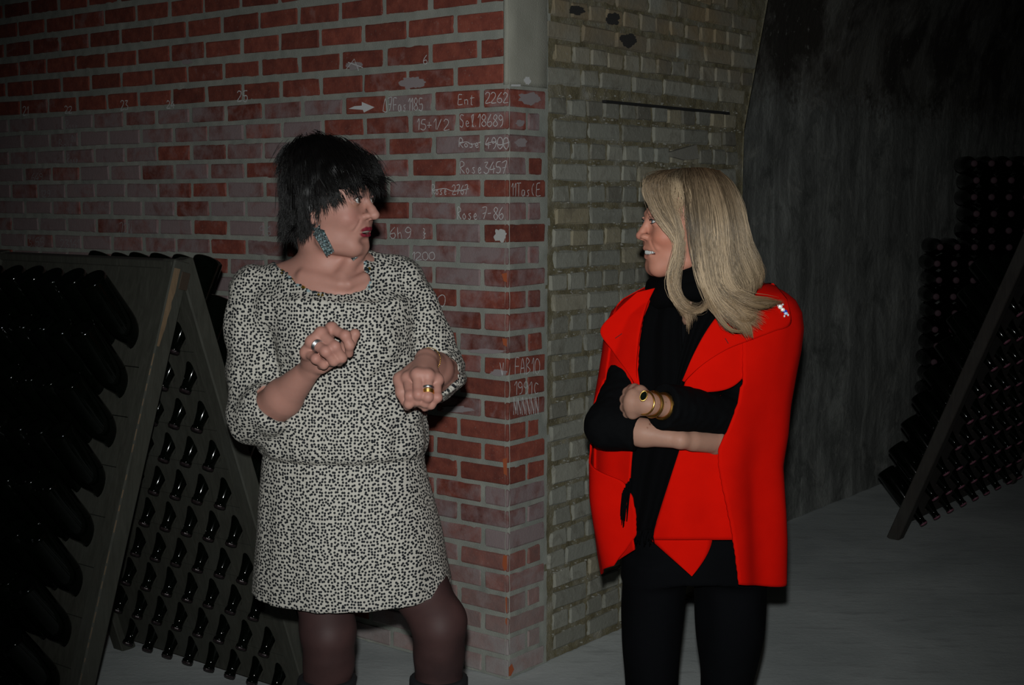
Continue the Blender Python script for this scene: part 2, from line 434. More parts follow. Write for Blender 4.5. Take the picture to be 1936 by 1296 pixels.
# ---- chalk writing
GL = {'0': [[(.3, 0), (.05, .2), (.05, .75), (.3, 1), (.52, .75), (.52, .25), (.3, 0)]], '1': [[(.05, .7), (.25, 1), (.22, 0)]],
 '2': [[(.02, .8), (.2, 1), (.45, .85), (.4, .55), (.05, 0), (.55, .05)]], '3': [[(.05, .95), (.45, .95), (.22, .58), (.5, .4), (.45, .1), (.2, 0), (.0, .12)]],
 '4': [[(.35, 1), (.02, .35), (.55, .38)], [(.4, .65), (.36, 0)]], '5': [[(.5, 1), (.12, .95), (.08, .55), (.4, .55), (.5, .25), (.3, 0), (.02, .1)]],
 '6': [[(.45, 1), (.12, .6), (.05, .2), (.28, 0), (.5, .2), (.4, .45), (.1, .35)]], '7': [[(.02, .95), (.5, 1), (.18, 0)], [(.08, .5), (.45, .55)]],
 '8': [[(.3, .52), (.08, .75), (.28, 1), (.48, .78), (.3, .52), (.05, .25), (.28, 0), (.52, .25), (.3, .52)]], '9': [[(.48, .7), (.25, .5), (.05, .72), (.25, 1), (.48, .75), (.42, .2), (.2, 0)]],
 'E': [[(.45, 1), (.08, .95), (.02, .5), (.02, 0), (.5, .05)], [(.02, .52), (.4, .55)]], 'n': [[(.05, .5), (.08, 0)], [(.07, .35), (.25, .5), (.38, .4), (.4, 0)]],
 't': [[(.2, .9), (.18, .1), (.32, 0)], [(.02, .6), (.5, .7)]], 'R': [[(.05, 0), (.08, 1), (.4, .95), (.42, .65), (.1, .5), (.5, 0)]],
 'o': [[(.2, .48), (.03, .25), (.18, 0), (.36, .2), (.2, .48)]], 's': [[(.3, .48), (.08, .42), (.28, .18), (.2, 0), (.02, .06)]], 'e': [[(.03, .22), (.32, .3), (.2, .5), (.04, .3), (.15, 0), (.38, .08)]],
 'S': [[(.45, .9), (.2, 1), (.05, .75), (.4, .35), (.3, 0), (.0, .1)]], 'l': [[(.1, 0), (.25, .7), (.22, 1), (.1, .8), (.15, .1), (.3, 0)]], 'F': [[(.05, 0), (.1, 1), (.5, 1)], [(.08, .5), (.42, .52)]],
 'a': [[(.35, .45), (.1, .45), (.05, .1), (.25, .02), (.35, .4), (.4, 0)]], '.': [[(.1, .05), (.16, .08)]], '-': [[(.02, .45), (.35, .48)]], '+': [[(.02, .45), (.45, .48)], [(.24, .75), (.22, .2)]],
 '/': [[(.0, .0), (.4, 1)]], '(': [[(.3, 1), (.1, .7), (.08, .3), (.25, 0)]], 'D': [[(.0, 0), (.32, 1), (.5, 0), (.0, .02)]], 'T': [[(.0, .98), (.5, 1)], [(.27, 1), (.22, 0)]], 'h': [[(.05, 1), (.08, 0)], [(.08, .4), (.3, .5), (.36, 0)]],
 'A': [[(.0, 0), (.25, 1), (.48, 0)], [(.1, .38), (.42, .4)]], 'B': [[(.05, 0), (.08, 1), (.4, .85), (.1, .55), (.48, .3), (.05, 0)]], 'I': [[(.15, 1), (.12, 0)]], 'V': [[(.0, 1), (.3, 0)], [(.3, 0), (.4, 1)]], 'C': [[(.45, .9), (.15, 1), (.02, .5), (.15, .02), (.45, .1)]],
 'u': [[(.03, .5), (.08, .05), (.28, .05), (.34, .5), (.38, 0)]], 'N': [[(.02, 0), (.05, 1), (.4, 0), (.45, 1)]], 'J': [[(.1, 1), (.45, 1), (.35, .1), (.1, 0), (.0, .2)]], ':': [[(.1, .1), (.15, .12)], [(.12, .45), (.17, .47)]], '}': [[(.05, 1), (.25, .85), (.12, .6), (.35, .5), (.12, .35), (.25, .1), (.05, 0)]], ' ': [], 'O': [[(.3, 0), (.05, .2), (.05, .75), (.3, 1), (.52, .75), (.52, .25), (.3, 0)]]}
def ribbon(pts, wdt, face):
    DIR, NRM = (A_DIR, A_N) if face == 'A' else (B_DIR, B_N)
    V = []; Fc = []
    n = len(pts)
    for i, (u, z) in enumerate(pts):
        a = Vector(pts[max(0, i - 1)]); b = Vector(pts[min(n - 1, i + 1)]); t = (b - a); t = t.normalized() if t.length > 1e-9 else Vector((1, 0)); s = Vector((-t.y, t.x)) * wdt * random.uniform(.7, 1.3)
        for sg in (1, -1):
            V.append(CORNER + DIR * (u + s.x * sg) + UP * (z + s.y * sg) + NRM * .0052)
    for i in range(n - 1): Fc.append((2 * i, 2 * i + 1, 2 * i + 3, 2 * i + 2))
    return V, Fc
def densify(pl, k=5):
    out = []
    n = len(pl)
    for i in range(n - 1):
        p0, p1, p2, p3 = pl[max(0, i - 1)], pl[i], pl[i + 1], pl[min(n - 1, i + 2)]
        for j in range(k):
            t = j / k
            out.append(tuple(.5 * ((2 * p1[c]) + (-p0[c] + p2[c]) * t + (2 * p0[c] - 5 * p1[c] + 4 * p2[c] - p3[c]) * t * t + (-p0[c] + 3 * p1[c] - 3 * p2[c] + p3[c]) * t ** 3) for c in (0, 1)))
    out.append(pl[-1]); return out
def chalk(txt, x0, y0, x1, y1, face='A', wd=.0011, strike=False, m=None):
    """x0,y0 left-bottom of the word as seen, x1,y1 right-top"""
    f = on_A if face == 'A' else on_B
    strokes = []; cx = 0.0; n = sum(.62 if c not in '1.lI' else .36 for c in txt)
    for c in txt:
        w_ = .62 if c not in '1.lI' else .36
        for pl in GL.get(c, []):
            strokes.append(densify([((cx + p[0] + random.uniform(-.03, .03)) / n, p[1] + random.uniform(-.04, .04)) for p in pl]))
        cx += w_
    if strike: strokes.append(densify([(.0, .4), (.35, .62), (.6, .35), (1, .6)]))
    h = y0 - y1; parts = []
    for pl in strokes:
        parts.append(ribbon([f(x0 + (x1 - x0) * p[0], y0 - h * p[1]) for p in pl], wd, face))
    V, Fc = merge(parts)
    return link('chalk_mark', mesh_from(V, Fc), m or M_CHALK, wall_left, label='white chalk writing')
M_CHALK2 = mat('faint_chalk', base=(.33, .32, .33), rough=.95)
random.seed(5)
for t in [('21', 45, 218, 57, 202), ('22', 124, 214, 139, 201), ('23', 230, 208, 245, 190), ('24', 317, 205, 333, 191), ('25', 450, 192, 472, 172)]: chalk(*t, wd=.0016)
for t in [('Rose', 126, 245, 151, 228), ('Bou', 113, 280, 140, 264), ('N1', 138, 268, 152, 256), ('Rose', 129, 310, 151, 293), ('649', 61, 342, 84, 328), ('129', 79, 373, 98, 360), ('J2N', 227, 442, 253, 422), ('96', 492, 446, 516, 427), ('13.55', 48, 467, 87, 450), ('23161', 116, 470, 153, 453)]: chalk(*t, wd=.0012, m=M_CHALK2)
for t in [('D7Fas1185', 726, 210, 803, 186), ('Ent', 868, 198, 901, 179), ('2262', 919, 195, 964, 175), ('15+1/2', 790, 246, 853, 226), ('Sel.18689', 871, 240, 955, 217), ('Rose3457', 871, 328, 962, 306), ('Rose.7-86', 866, 415, 955, 392), ('6h9', 738, 451, 782, 430), ('}', 801, 452, 811, 432), ('1200', 780, 492, 826, 477), ('600', 795, 580, 846, 557), ('6', 802, 122, 811, 105)]: chalk(*t)
chalk('Rose', 869, 279, 911, 262, strike=True); chalk('4900', 919, 282, 965, 260, strike=True); chalk('Rose:2767', 818, 368, 888, 350, strike=True)
chalk('11Tas(E', 964, 371, 1021, 347, 'B'); chalk('FAB10', 971, 708, 1019, 678, 'B'); chalk('1991', 970, 746, 1005, 722, 'B'); chalk('C', 1008, 745, 1018, 725, 'B'); chalk('V', 947, 712, 957, 686)
for dy in (0, 7): chalk('NNNNNN', 968, 784 - dy, 1018, 758 - dy, 'B', wd=.0010)
def poly_mark(pts, face='A', m=None, off=.0050):
    f = on_A if face == 'A' else on_B; DIR, NRM = (A_DIR, A_N) if face == 'A' else (B_DIR, B_N)
    q = [f(*p) for p in pts]
    return link('chalk_mark', mesh_from([CORNER + DIR * u + UP * z + NRM * off for u, z in q], [tuple(range(len(q)))]), m or M_CHALK, wall_left)
poly_mark([(661, 206), (672, 201), (686, 200), (686, 193), (710, 203), (690, 213), (688, 208), (674, 207)])['label'] = 'white chalk arrow pointing right'
M_SMEAR = mat('chalk_smear', base=(.30, .27, .275), rough=.95)
def smear(cx, cy, rx, ry, face='A', m=None):
    k0 = random.uniform(0, 50); pts = []
    for a in np.linspace(0, 2 * math.pi, 49)[:-1]:
        q = 1 + .38 * mn.noise(Vector((math.cos(a) * 1.6 + k0, math.sin(a) * 1.6, 0))) + .22 * mn.noise(Vector((math.cos(a) * 5 + k0, math.sin(a) * 5, 4))); pts.append((cx + rx * math.cos(a) * q, cy + ry * math.sin(a) * q))
    c = (cx, cy); f = on_A if face == 'A' else on_B; DIR, NRM = (A_DIR, A_N) if face == 'A' else (B_DIR, B_N)
    V = [CORNER + DIR * f(*p)[0] + UP * f(*p)[1] + NRM * .0046 for p in [c] + pts]; n = len(pts)
    link('chalk_smudge', mesh_from(V, [(0, 1 + i, 1 + (i + 1) % n) for i in range(n)]), m or M_SMEAR, wall_left, label='smudged pale chalk patch')
M_SMEAR.node_tree.nodes['Principled BSDF'].inputs['Base Color'].default_value = (.30, .255, .26, 1)
smear(671, 124, 15, 7); smear(781, 157, 22, 12); smear(998, 187, 20, 11, 'B'); smear(981, 233, 8, 7, 'B'); smear(983, 270, 12, 9, 'B'); smear(355, 117, 9, 5)
smear(947, 446, 11, 12, m=mat('thick_chalk', base=(.5, .5, .48), rough=.95)); smear(920, 664, 36, 4); smear(865, 774, 30, 6); smear(945, 705, 16, 6)
M_WORN = mat('fresh_brick_chip', base=(.42, .10, .035), rough=.9)
for pts, fc in (([(953, 1050), (960, 1050), (960, 1076), (955, 1080), (951, 1068)], 'A'), ([(957, 1130), (960, 1128), (960, 1160), (958, 1156)], 'A'), ([(957, 1170), (960, 1168), (960, 1183), (957, 1178)], 'A'), ([(960, 1262), (966, 1255), (970, 1266), (964, 1278), (960, 1279)], 'B'), ([(950, 518), (960, 516), (960, 534), (954, 532)], 'A'), ([(951, 640), (960, 641), (960, 656), (953, 652)], 'A'), ([(952, 868), (960, 866), (960, 900), (954, 896)], 'A')):
    poly_mark(pts, fc, M_WORN, .0042)['label'] = 'orange chip on the worn brick corner'
M_SOOT = mat('soot', base=(.03, .028, .026), rough=.95)
for cx, cy, rx, ry in ((1088, 20, 15, 9), (1156, 36, 13, 11), (1186, 76, 16, 12)):
    smear(cx, cy, rx, ry, 'B', M_SOOT)
for o in [q for q in wall_left.children if q.active_material == M_SOOT]: o.name = 'soot_stain'; o['label'] = 'black soot stain'; o.parent = wall_right
for s in [((656, 132), (672, 112), (680, 134)), ((660, 118), (688, 128))]:
    V, Fc = ribbon([on_A(*p) for p in s], .0012, 'A'); link('chalk_mark', mesh_from(V, Fc), M_CHALK, wall_left)
poly_mark([(961, 160), (979, 160), (979, 164), (961, 164)], 'B', M_CHALK, .011)['label'] = 'stub of white chalk smear'
smear(995, 153, 6, 7, 'B', M_CHALK)
# ================================================================== RIDDLING RACKS AND BOTTLES
def m_wood(c0, c1, c2):
    def f(N, b):
        v = N.coord('Object', (1, 1, 1)); mp = N.n('ShaderNodeMapping'); mp.inputs['Scale'].default_value = (9, 9, 1.2); N.l(v, mp.inputs[0])
        n1 = N.noise(mp.outputs[0], 6, 6, .65, .6); n2 = N.noise(v, 3, 5, .6); oi = N.n('ShaderNodeObjectInfo')
        c = N.ramp(n1, [(.3, c0), (.55, c1), (.8, c2)])
        c = N.mix(N.math('MULTIPLY', N.math('SUBTRACT', n2, .5), 2.2, True), c, (.050, .054, .046))
        N.l(c, b.inputs['Base Color']); b.inputs['Roughness'].default_value = .8; N.bump(n1, b, .4, .003)
    return f
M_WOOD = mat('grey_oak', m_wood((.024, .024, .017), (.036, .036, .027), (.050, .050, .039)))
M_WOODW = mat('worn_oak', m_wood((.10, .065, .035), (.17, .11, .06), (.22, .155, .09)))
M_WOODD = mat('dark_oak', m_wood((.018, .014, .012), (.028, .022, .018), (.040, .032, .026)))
def m_glass(N, b):
    pos = N.n('ShaderNodeNewGeometry').outputs['Position']; n = N.noise(pos, 30, 4, .6)
    N.l(N.ramp(n, [(.3, (.0008, .0016, .0008)), (.75, (.002, .003, .002))]), b.inputs['Base Color'])
    N.l(N.math('MULTIPLY_ADD', n, .08), b.inputs['Roughness']); N.t.nodes[-1].inputs[2].default_value = .05
    b.inputs['Coat Weight'].default_value = .0; b.inputs['IOR'].default_value = 1.5
M_GLASS = mat('dark_bottle_glass', m_glass, spec=.30)
M_CAPG = mat('dark_crown_cap', base=(.03, .02, .022), rough=.4, metal=.5)
M_CAPP = mat('pink_crown_cap', base=(.20, .065, .10), rough=.5); M_CAPS = mat('dim_crown_cap', base=(.052, .020, .030), rough=.7)  # stack caps: the pink cap darkened, dim light put into the colour
BP = [(.016, .014), (.030, .006), (.040, .0), (.0435, .004), (.044, .012), (.044, .150), (.0425, .168), (.038, .188), (.031, .206), (.0245, .224), (.0195, .244), (.0165, .268), (.0155, .284), (.0178, .286), (.0178, .294), (.0148, .295)]
V, Fc = lathe(BP, 20); ME_BODY = mesh_from(V, Fc, 'bottle_glass'); ME_BODY.materials.append(M_GLASS); ME_BODY.shade_smooth()
def cap_mesh(m):
    V = []; Fc = []; n = 20
    for r, z in ((.0172, .2935), (.0172, .2965), (.0150, .3005), (.006, .3022)):
        for k in range(n):
            rr = r + (.0012 if (k % 2 and r > .016) else 0); a = 2 * math.pi * k / n; V.append((rr * math.cos(a), rr * math.sin(a), z))
    for i in range(3):
        for k in range(n): Fc.append((i * n + k, i * n + (k + 1) % n, (i + 1) * n + (k + 1) % n, (i + 1) * n + k))
    Fc.append(tuple(3 * n + k for k in range(n))); Fc.append(tuple(range(n))[::-1])
    me = mesh_from(V, Fc, 'crown_cap'); me.materials.append(m); return me
ME_CAPG, ME_CAPP, ME_CAPS = cap_mesh(M_CAPG), cap_mesh(M_CAPP), cap_mesh(M_CAPS)
def bottle(pos_at, along, direction, label, group, pink, roll=0.0):
    """pos_at lies on the axis at height `along` of the bottle; direction points from butt to neck"""
    d = Vector(direction).normalized(); q = d.to_track_quat('Z', 'Y').to_matrix().to_4x4()
    o = bpy.data.objects.new('champagne_bottle', ME_BODY); COL.objects.link(o)
    o.matrix_world = Matrix.Translation(Vector(pos_at) - d * along) @ q @ Matrix.Rotation(roll, 4, 'Z')
    o['label'] = label; o['category'] = 'bottle'; o['group'] = group
    c = bpy.data.objects.new('crown_cap', (ME_CAPG, ME_CAPP, ME_CAPS)[int(pink)]); COL.objects.link(c); c.parent = o
    return o
def leaf(rack, apex, foot, run, L, inward, rows, cols, first, pitch, cfirst, cpitch, thick, hole, post_w=.055, mw=M_WOOD, worn=False, skip_end=False):
    """one hinged leaf: bored planks between two posts. Returns hole centres (outer face) by row/column"""
    dn = (foot - apex); ln = dn.length; dn = dn.normalized(); nrm = run.cross(dn).normalized()
    if nrm.dot(inward) < 0: nrm = -nrm
    holes = {}
    sk = lambda u, v: apex + run * u + dn * v          # u along the ridge, v down the leaf
    for r in range(rows):
        vc = first + r * pitch; v0 = (.012 if r == 0 else vc - pitch / 2 + .0012); v1 = min(ln - .05, vc + pitch / 2 - .0012)
        bm = bmesh.new(); NS = 16
        us = [0.004] + [cfirst + (c + .5) * cpitch for c in range(cols - 1)] + [L - .004]
        for c in range(cols):
            u0, u1 = us[c], us[c + 1]; uc = cfirst + c * cpitch
            holes[(r, c)] = sk(uc, vc)
            rings = []
            for off in (0.0, thick):
                pc = []; pr = []
                for k in range(NS):
                    a = 2 * math.pi * (k + .5) / NS; ca, sa = math.cos(a), math.sin(a)
                    rx = hole; ry = hole * 1.35
                    shift = (off - thick / 2) * 1.1 if True else 0
                    pr.append(bm.verts.new(sk(uc + rx * ca, min(max(vc + shift + ry * sa, v0 + .003), v1 - .003)) + nrm * off))
                    t = min(((u1 - uc) / ca if ca > 0 else (u0 - uc) / ca), ((v1 - vc) / sa if sa > 0 else (v0 - vc) / sa))
                    pc.append(bm.verts.new(sk(uc + ca * t, vc + sa * t) + nrm * off))
                cor = [bm.verts.new(sk(uu, vv) + nrm * off) for uu, vv in ((u1, v1), (u0, v1), (u0, v0), (u1, v0))]
                rings.append((pr, pc, cor))
                for k in range(NS):
                    k2 = (k + 1) % NS; bm.faces.new((pr[k], pr[k2], pc[k2], pc[k]))
                    a1 = 2 * math.pi * (k + .5) / NS; a2 = 2 * math.pi * (k + 1.5) / NS
                    for ci, (uu, vv) in enumerate(((u1, v1), (u0, v1), (u0, v0), (u1, v0))):
                        ac = math.atan2(vv - vc, uu - uc) % (2 * math.pi)
                        if a1 < ac < a2 or a1 < ac + 2 * math.pi < a2: bm.faces.new((pc[k], pc[k2], cor[ci]))
            (p0, q0, c0), (p1, q1, c1) = rings
            for k in range(NS):
                k2 = (k + 1) % NS; bm.faces.new((p0[k], p0[k2], p1[k2], p1[k]))
        # rim of the plank
        cs = [(us[0], v0), (us[-1], v0), (us[-1], v1), (us[0], v1)]
        f0 = [bm.verts.new(sk(*c)) for c in cs]; f1 = [bm.verts.new(sk(*c) + nrm * thick) for c in cs]
        for k in range(4): bm.faces.new((f0[k], f0[(k + 1) % 4], f1[(k + 1) % 4], f1[k]))
        bmesh.ops.recalc_face_normals(bm, faces=bm.faces)
        adopt(link('plank', bm_mesh(bm), mw), rack)
    for u in (-.030, L - .025):
        me = box_mesh(sk(u, -.01) - nrm * .010, run * post_w, dn * (ln + .01), nrm * (thick + .034), .004, .0008)
        adopt(link('post', me, mw), rack)
    return holes, nrm
def dirs(inward, phi): return inward.normalized() * math.cos(phi) + Vector((0, 0, -1)) * math.sin(phi)

# ---- left rack, beside the red wall
RUN = A_DIR.copy(); INW = -A_N
apexF = P(322, 497, 3.865); apexB = P(350, 494, 3.92)
footF = Vector((-1.255, 3.665, 0)); footB = Vector((-.60, 4.06, 0))
rackL = empty('riddling_rack', ((footF + footB) / 2 + RUN * .4), 'weathered A-frame wooden riddling rack by the red brick wall, seen from its end', 'rack', 'wooden riddling racks')
hF, nF = leaf(rackL, apexF, footF, RUN, .86, INW, 9, 8, .232, .1435, .095, .100, .022, .026)
hB, nB = leaf(rackL, apexB, footB, RUN, .92, -INW, 10, 8, .210, .1215, .095, .104, .022, .024)
# ridge board, hinge straps, worn edge on the near post
adopt(link('ridge_board', box_mesh(apexF + RUN * -.02 + UP * .006 - INW * .012, RUN * .9, (apexB - apexF) + INW * .02, UP * -.022, .003, .001), M_WOOD), rackL)
dn = (footF - apexF).normalized()
V = []; 
for k in range(15):
    t = .015 + k * .016; wv = .010 * (1 - (k / 16) ** 2) * random.uniform(.8, 1.15) + .003
    b0 = apexF - RUN * .0315 + dn * t + nF * (-.008)
    V += [b0, b0 + nF * wv * 1.6]
V += [v - RUN * .0015 + nF * 0 for v in V]
n = 30
Fc = [(n + 2 * k, n + 2 * k + 1, n + 2 * k + 3, n + 2 * k + 2) for k in range(14)]
adopt(link('worn_edge', mesh_from(V, Fc), M_WOODW, label='bare pale wood where the post edge is worn'), rackL)
for k in range(26):
    t = .26 + k * .043; l = random.uniform(.012, .036)
    if random.random() < .2: continue
    adopt(link('worn_edge', box_mesh(apexF - RUN * .0312 + dn * t - nF * .0108, RUN * .002, dn * l, nF * random.uniform(.0016, .0034), .0004, .0002), M_WOODW), rackL)
dnb = (footB - apexB).normalized()
adopt(link('metal_hinge', box_mesh(apexF - RUN * .033 + dn * .02 + nF * .022, nF * .03, dn * .05, RUN * .003, .001), mat('rusty_iron', base=(.07, .05, .035), rough=.7, metal=.6)), rackL)
bars = box_mesh(footF + (apexF - footF) * .08 + RUN * -.02, (footB - footF) * .0 + RUN * .9, nF * .02, dn * -.05, .003)
adopt(link('foot_rail', bars, M_WOOD), rackL)
ORD = ('first', 'second', 'third', 'fourth', 'fifth', 'sixth', 'seventh', 'eighth', 'ninth', 'tenth', 'eleventh', 'twelfth', 'thirteenth', 'fourteenth', 'fifteenth', 'sixteenth', 'seventeenth', 'eighteenth', 'nineteenth', 'twentieth')
GF, GB = 'bottles in the near leaf of the left rack', 'bottles in the far leaf of the left rack'
random.seed(21)
for (r, c), h in hF.items():
    if c > 6: continue
    d = dirs(INW, math.radians(54 + random.uniform(-1.5, 1.5)))
    bottle(h + nF * .011, .232, d, f'dark bottle on near leaf of left rack, {ORD[r]} row down, {ORD[c]} from near post', GF, False, random.random() * 6)
for (r, c), h in hB.items():
    if r == 0 and c > 5: continue
    d = dirs(-INW, math.radians(61 + random.uniform(-2, 2)))
    bottle(h + nB * .011, .228, d, f'dark bottle neck inside far leaf of left rack, {ORD[r]} row down, {ORD[c]} from near post', GB, False, random.random() * 6)

# ---- right rack, deep in the gallery
RUN2 = B_DIR.copy(); INW2 = B_N.copy()
foot1 = Vector((1.735, 6.17, 0)); apex1 = Vector((2.19, 5.83, 1.42))
rackR = empty('riddling_rack', foot1 + INW2 * .5 + RUN2 * .5, 'dark A-frame riddling rack deep in the gallery, in front of stacked bottles', 'rack', 'wooden riddling racks')
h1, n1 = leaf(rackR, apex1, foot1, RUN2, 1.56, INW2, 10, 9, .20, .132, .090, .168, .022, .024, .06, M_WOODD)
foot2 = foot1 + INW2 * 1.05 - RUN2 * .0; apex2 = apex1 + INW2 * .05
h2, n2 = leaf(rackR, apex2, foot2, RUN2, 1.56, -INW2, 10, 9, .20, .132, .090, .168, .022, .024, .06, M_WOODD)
for (r, c), h in h1.items():
    if c > (8 if r > 4 else 6) or r < 1: continue
    d = dirs(INW2, math.radians(50 + random.uniform(-2, 2)))
    bottle(h + n1 * .011, .212, d, f'pink-capped bottle in right-hand rack, {ORD[r]} row down, {ORD[c]} from near post', 'bottles in the right-hand rack', True, random.random() * 6)
# ---- stack of bottles lying against the back wall behind that rack
S0 = P(1770, 700, 7.35); GS = 'bottles lying in the stack behind the right-hand rack'
sx = Vector((1, -.10, 0)).normalized(); sd = Vector((sx.y, -sx.x, 0)) * -1
sd = Vector((-.10, -1, 0)).normalized()
nst = 0
base = Vector((S0.x, S0.y, 0))
for row in range(20):
    zr = .046 + row * .0885
    for c in range(8):
        if zr > 1.36 and c < 2: continue
        if row < 5 and c > 0: continue
        if 5 <= row < 9 and c > 2: continue
        if 9 <= row < 12 and c > 4: continue
        off = .004 * row - (.10 if row < 5 else 0) * 0
        p = base + sx * (c * .0895 + (-.012 * (row % 2))) + UP * zr
        if zr > 1.36: p = p + sx * (.01 - .003 * (row - 14))
        bottle(p, .30, sd, f'pink-capped bottle lying in back stack, {ORD[row]} layer up, {ORD[c]} from left', GS, 2, random.random() * 6); nst += 1
print('stack bottles', nst)
# ================================================================== IMPLICIT SURFACES (one continuous skin per figure)
class Field:
    def __init__(s, xs, ys, zs):
        s.x, s.y, s.z = (np.asarray(a, np.float32) for a in (xs, ys, zs)); s.F = np.full((len(xs), len(ys), len(zs)), .06, np.float32)
    def win(s, lo, hi):
        sl = []
        for a, l, h in zip((s.x, s.y, s.z), lo, hi):
            i0 = max(0, int(np.searchsorted(a, l)) - 1); i1 = min(len(a), int(np.searchsorted(a, h)) + 1); sl.append(slice(i0, max(i0, i1)))
        return tuple(sl), (s.x[sl[0]][:, None, None], s.y[sl[1]][None, :, None], s.z[sl[2]][None, None, :])
    def comb(s, sl, d, k, op):
        A = s.F[sl]
        if op == 'add':
            if k > 0:
                h = np.clip(.5 + .5 * (A - d) / k, 0, 1); s.F[sl] = A * (1 - h) + d * h - k * h * (1 - h)
            else: s.F[sl] = np.minimum(A, d)
        elif op == 'sub':
            d = -d
            if k > 0:
                h = np.clip(.5 + .5 * (d - A) / k, 0, 1); s.F[sl] = A * (1 - h) + d * h + k * h * (1 - h)
            else: s.F[sl] = np.maximum(A, d)
        elif op == 'int':
            s.F[sl] = np.maximum(A, d)
    def cone(s, a, ra, b, rb, k=.01, op='add'):
        a = np.array(a, np.float32); b = np.array(b, np.float32); m = max(ra, rb) + k + .012
        sl, (X, Y, Z) = s.win(np.minimum(a, b) - m, np.maximum(a, b) + m); ba = b - a; L = float(ba @ ba) + 1e-12
        px, py, pz = X - a[0], Y - a[1], Z - a[2]
        t = np.clip((px * ba[0] + py * ba[1] + pz * ba[2]) / L, 0, 1)
        d = np.sqrt((px - t * ba[0]) ** 2 + (py - t * ba[1]) ** 2 + (pz - t * ba[2]) ** 2) - (ra + (rb - ra) * t)
        s.comb(sl, d, k, op)
    def chain(s, pts, rads, k=.01, op='add'):
        if len(pts) == 1: return s.cone(pts[0], rads[0], pts[0], rads[0], k, op)
        for i in range(len(pts) - 1): s.cone(pts[i], rads[i], pts[i + 1], rads[i + 1], k, op)
    def ell(s, c, r, M=None, k=.01, op='add'):
        """ellipsoid; M columns = local axes in world"""
        c = np.array(c, np.float32); r = np.array(r, np.float32); m = float(r.max()) + k + .012
        sl, (X, Y, Z) = s.win(c - m, c + m); px, py, pz = X - c[0], Y - c[1], Z - c[2]
        if M is not None:
            M = np.array(M, np.float32)
            qx = px * M[0, 0] + py * M[1, 0] + pz * M[2, 0]; qy = px * M[0, 1] + py * M[1, 1] + pz * M[2, 1]; qz = px * M[0, 2] + py * M[1, 2] + pz * M[2, 2]
        else: qx, qy, qz = px, py, pz
        k0 = np.sqrt((qx / r[0]) ** 2 + (qy / r[1]) ** 2 + (qz / r[2]) ** 2); k1 = np.sqrt((qx / r[0] ** 2) ** 2 + (qy / r[1] ** 2) ** 2 + (qz / r[2] ** 2) ** 2) + 1e-9
        s.comb(sl, k0 * (k0 - 1) / k1, k, op)
    def loft(s, zc, cx, cy, rx, ry, k=.01, op='add', pw=2.0, fold=None):
        """stack of (super)ellipses; arrays ordered by rising z. fold(angle, z) -> radial factor"""
        zc = np.array(zc); o = np.argsort(zc); zc = zc[o]; cx, cy, rx, ry = (np.array(q)[o] for q in (cx, cy, rx, ry))
        lo = ((cx - rx).min() - .05, (cy - ry).min() - .05, zc[0] - .02); hi = ((cx + rx).max() + .05, (cy + ry).max() + .05, zc[-1] + .02)
        sl, (X, Y, Z) = s.win(lo, hi); z = Z[0, 0]
        def sm(v):   # smooth interpolation
            t = np.interp(z, zc, np.arange(len(zc))); i = np.clip(np.floor(t).astype(int), 0, len(zc) - 2); f = t - i
            p0, p1, p2, p3 = v[np.clip(i - 1, 0, None)], v[i], v[i + 1], v[np.clip(i + 2, None, len(v) - 1)]
            return (.5 * (2 * p1 + (p2 - p0) * f + (2 * p0 - 5 * p1 + 4 * p2 - p3) * f * f + (3 * p1 - p0 - 3 * p2 + p3) * f ** 3)).astype(np.float32)[None, None, :]
        CX, CY, RX, RY = sm(cx), sm(cy), sm(rx), sm(ry); dx, dy = X - CX, Y - CY
        q = (np.abs(dx / RX) ** pw + np.abs(dy / RY) ** pw) ** (1.0 / pw)
        if fold is not None: q = q / fold(np.arctan2(dx, -dy), Z)
        d = (q - 1) * np.minimum(RX, RY); d = np.maximum(d, np.maximum(Z - zc[-1], zc[0] - Z)).astype(np.float32)
        s.comb(sl, d, k, op)
    def plane(s, p, n, lo, hi):      # keep the side opposite to n within the window
        sl, (X, Y, Z) = s.win(lo, hi); d = (X - p[0]) * n[0] + (Y - p[1]) * n[1] + (Z - p[2]) * n[2]; s.comb(sl, d.astype(np.float32), 0, 'int')
    def mesh(s):
        F = s.F; ins = F < 0; nx, ny, nz = F.shape; S = (nx - 1) * (ny - 1) * (nz - 1)
        acc = []; quads = []
        co = (s.x, s.y, s.z)
        for ax in range(3):
            A = [slice(None)] * 3; B = [slice(None)] * 3; A[ax] = slice(0, -1); B[ax] = slice(1, None); A, B = tuple(A), tuple(B)
            m = ins[A] != ins[B]
            for o in range(3):
                if o != ax:
                    q = [slice(None)] * 3; q[o] = [0, -1]; m[tuple(q)] = False
            I = np.argwhere(m)
            if not len(I): continue
            J = I.copy(); J[:, ax] += 1
            fa = F[tuple(I.T)]; fb = F[tuple(J.T)]; t = fa / (fa - fb)
            p = np.stack([co[d][I[:, d]] + ((co[d][J[:, d]] - co[d][I[:, d]]) * t if d == ax else 0) for d in range(3)], 1)
            o1, o2 = (ax + 1) % 3, (ax + 2) % 3; cells = []
            for (u, v) in ((-1, -1), (0, -1), (0, 0), (-1, 0)):
                K = I.copy(); K[:, o1] += u; K[:, o2] += v
                cells.append((K[:, 0] * (ny - 1) + K[:, 1]) * (nz - 1) + K[:, 2])
            c = np.stack(cells, 1); flip = ~ins[tuple(I.T)]; c[flip] = c[flip][:, ::-1]
            quads.append(c)
            for k in range(4): acc.append((cells[k], p))
        ids = np.concatenate([a[0] for a in acc]); pts = np.concatenate([a[1] for a in acc]); u, inv = np.unique(ids, return_inverse=True)
        n = np.bincount(inv); V = np.stack([np.bincount(inv, pts[:, d]) / n for d in range(3)], 1)
        Q = np.searchsorted(u, np.concatenate(quads)); return V, Q
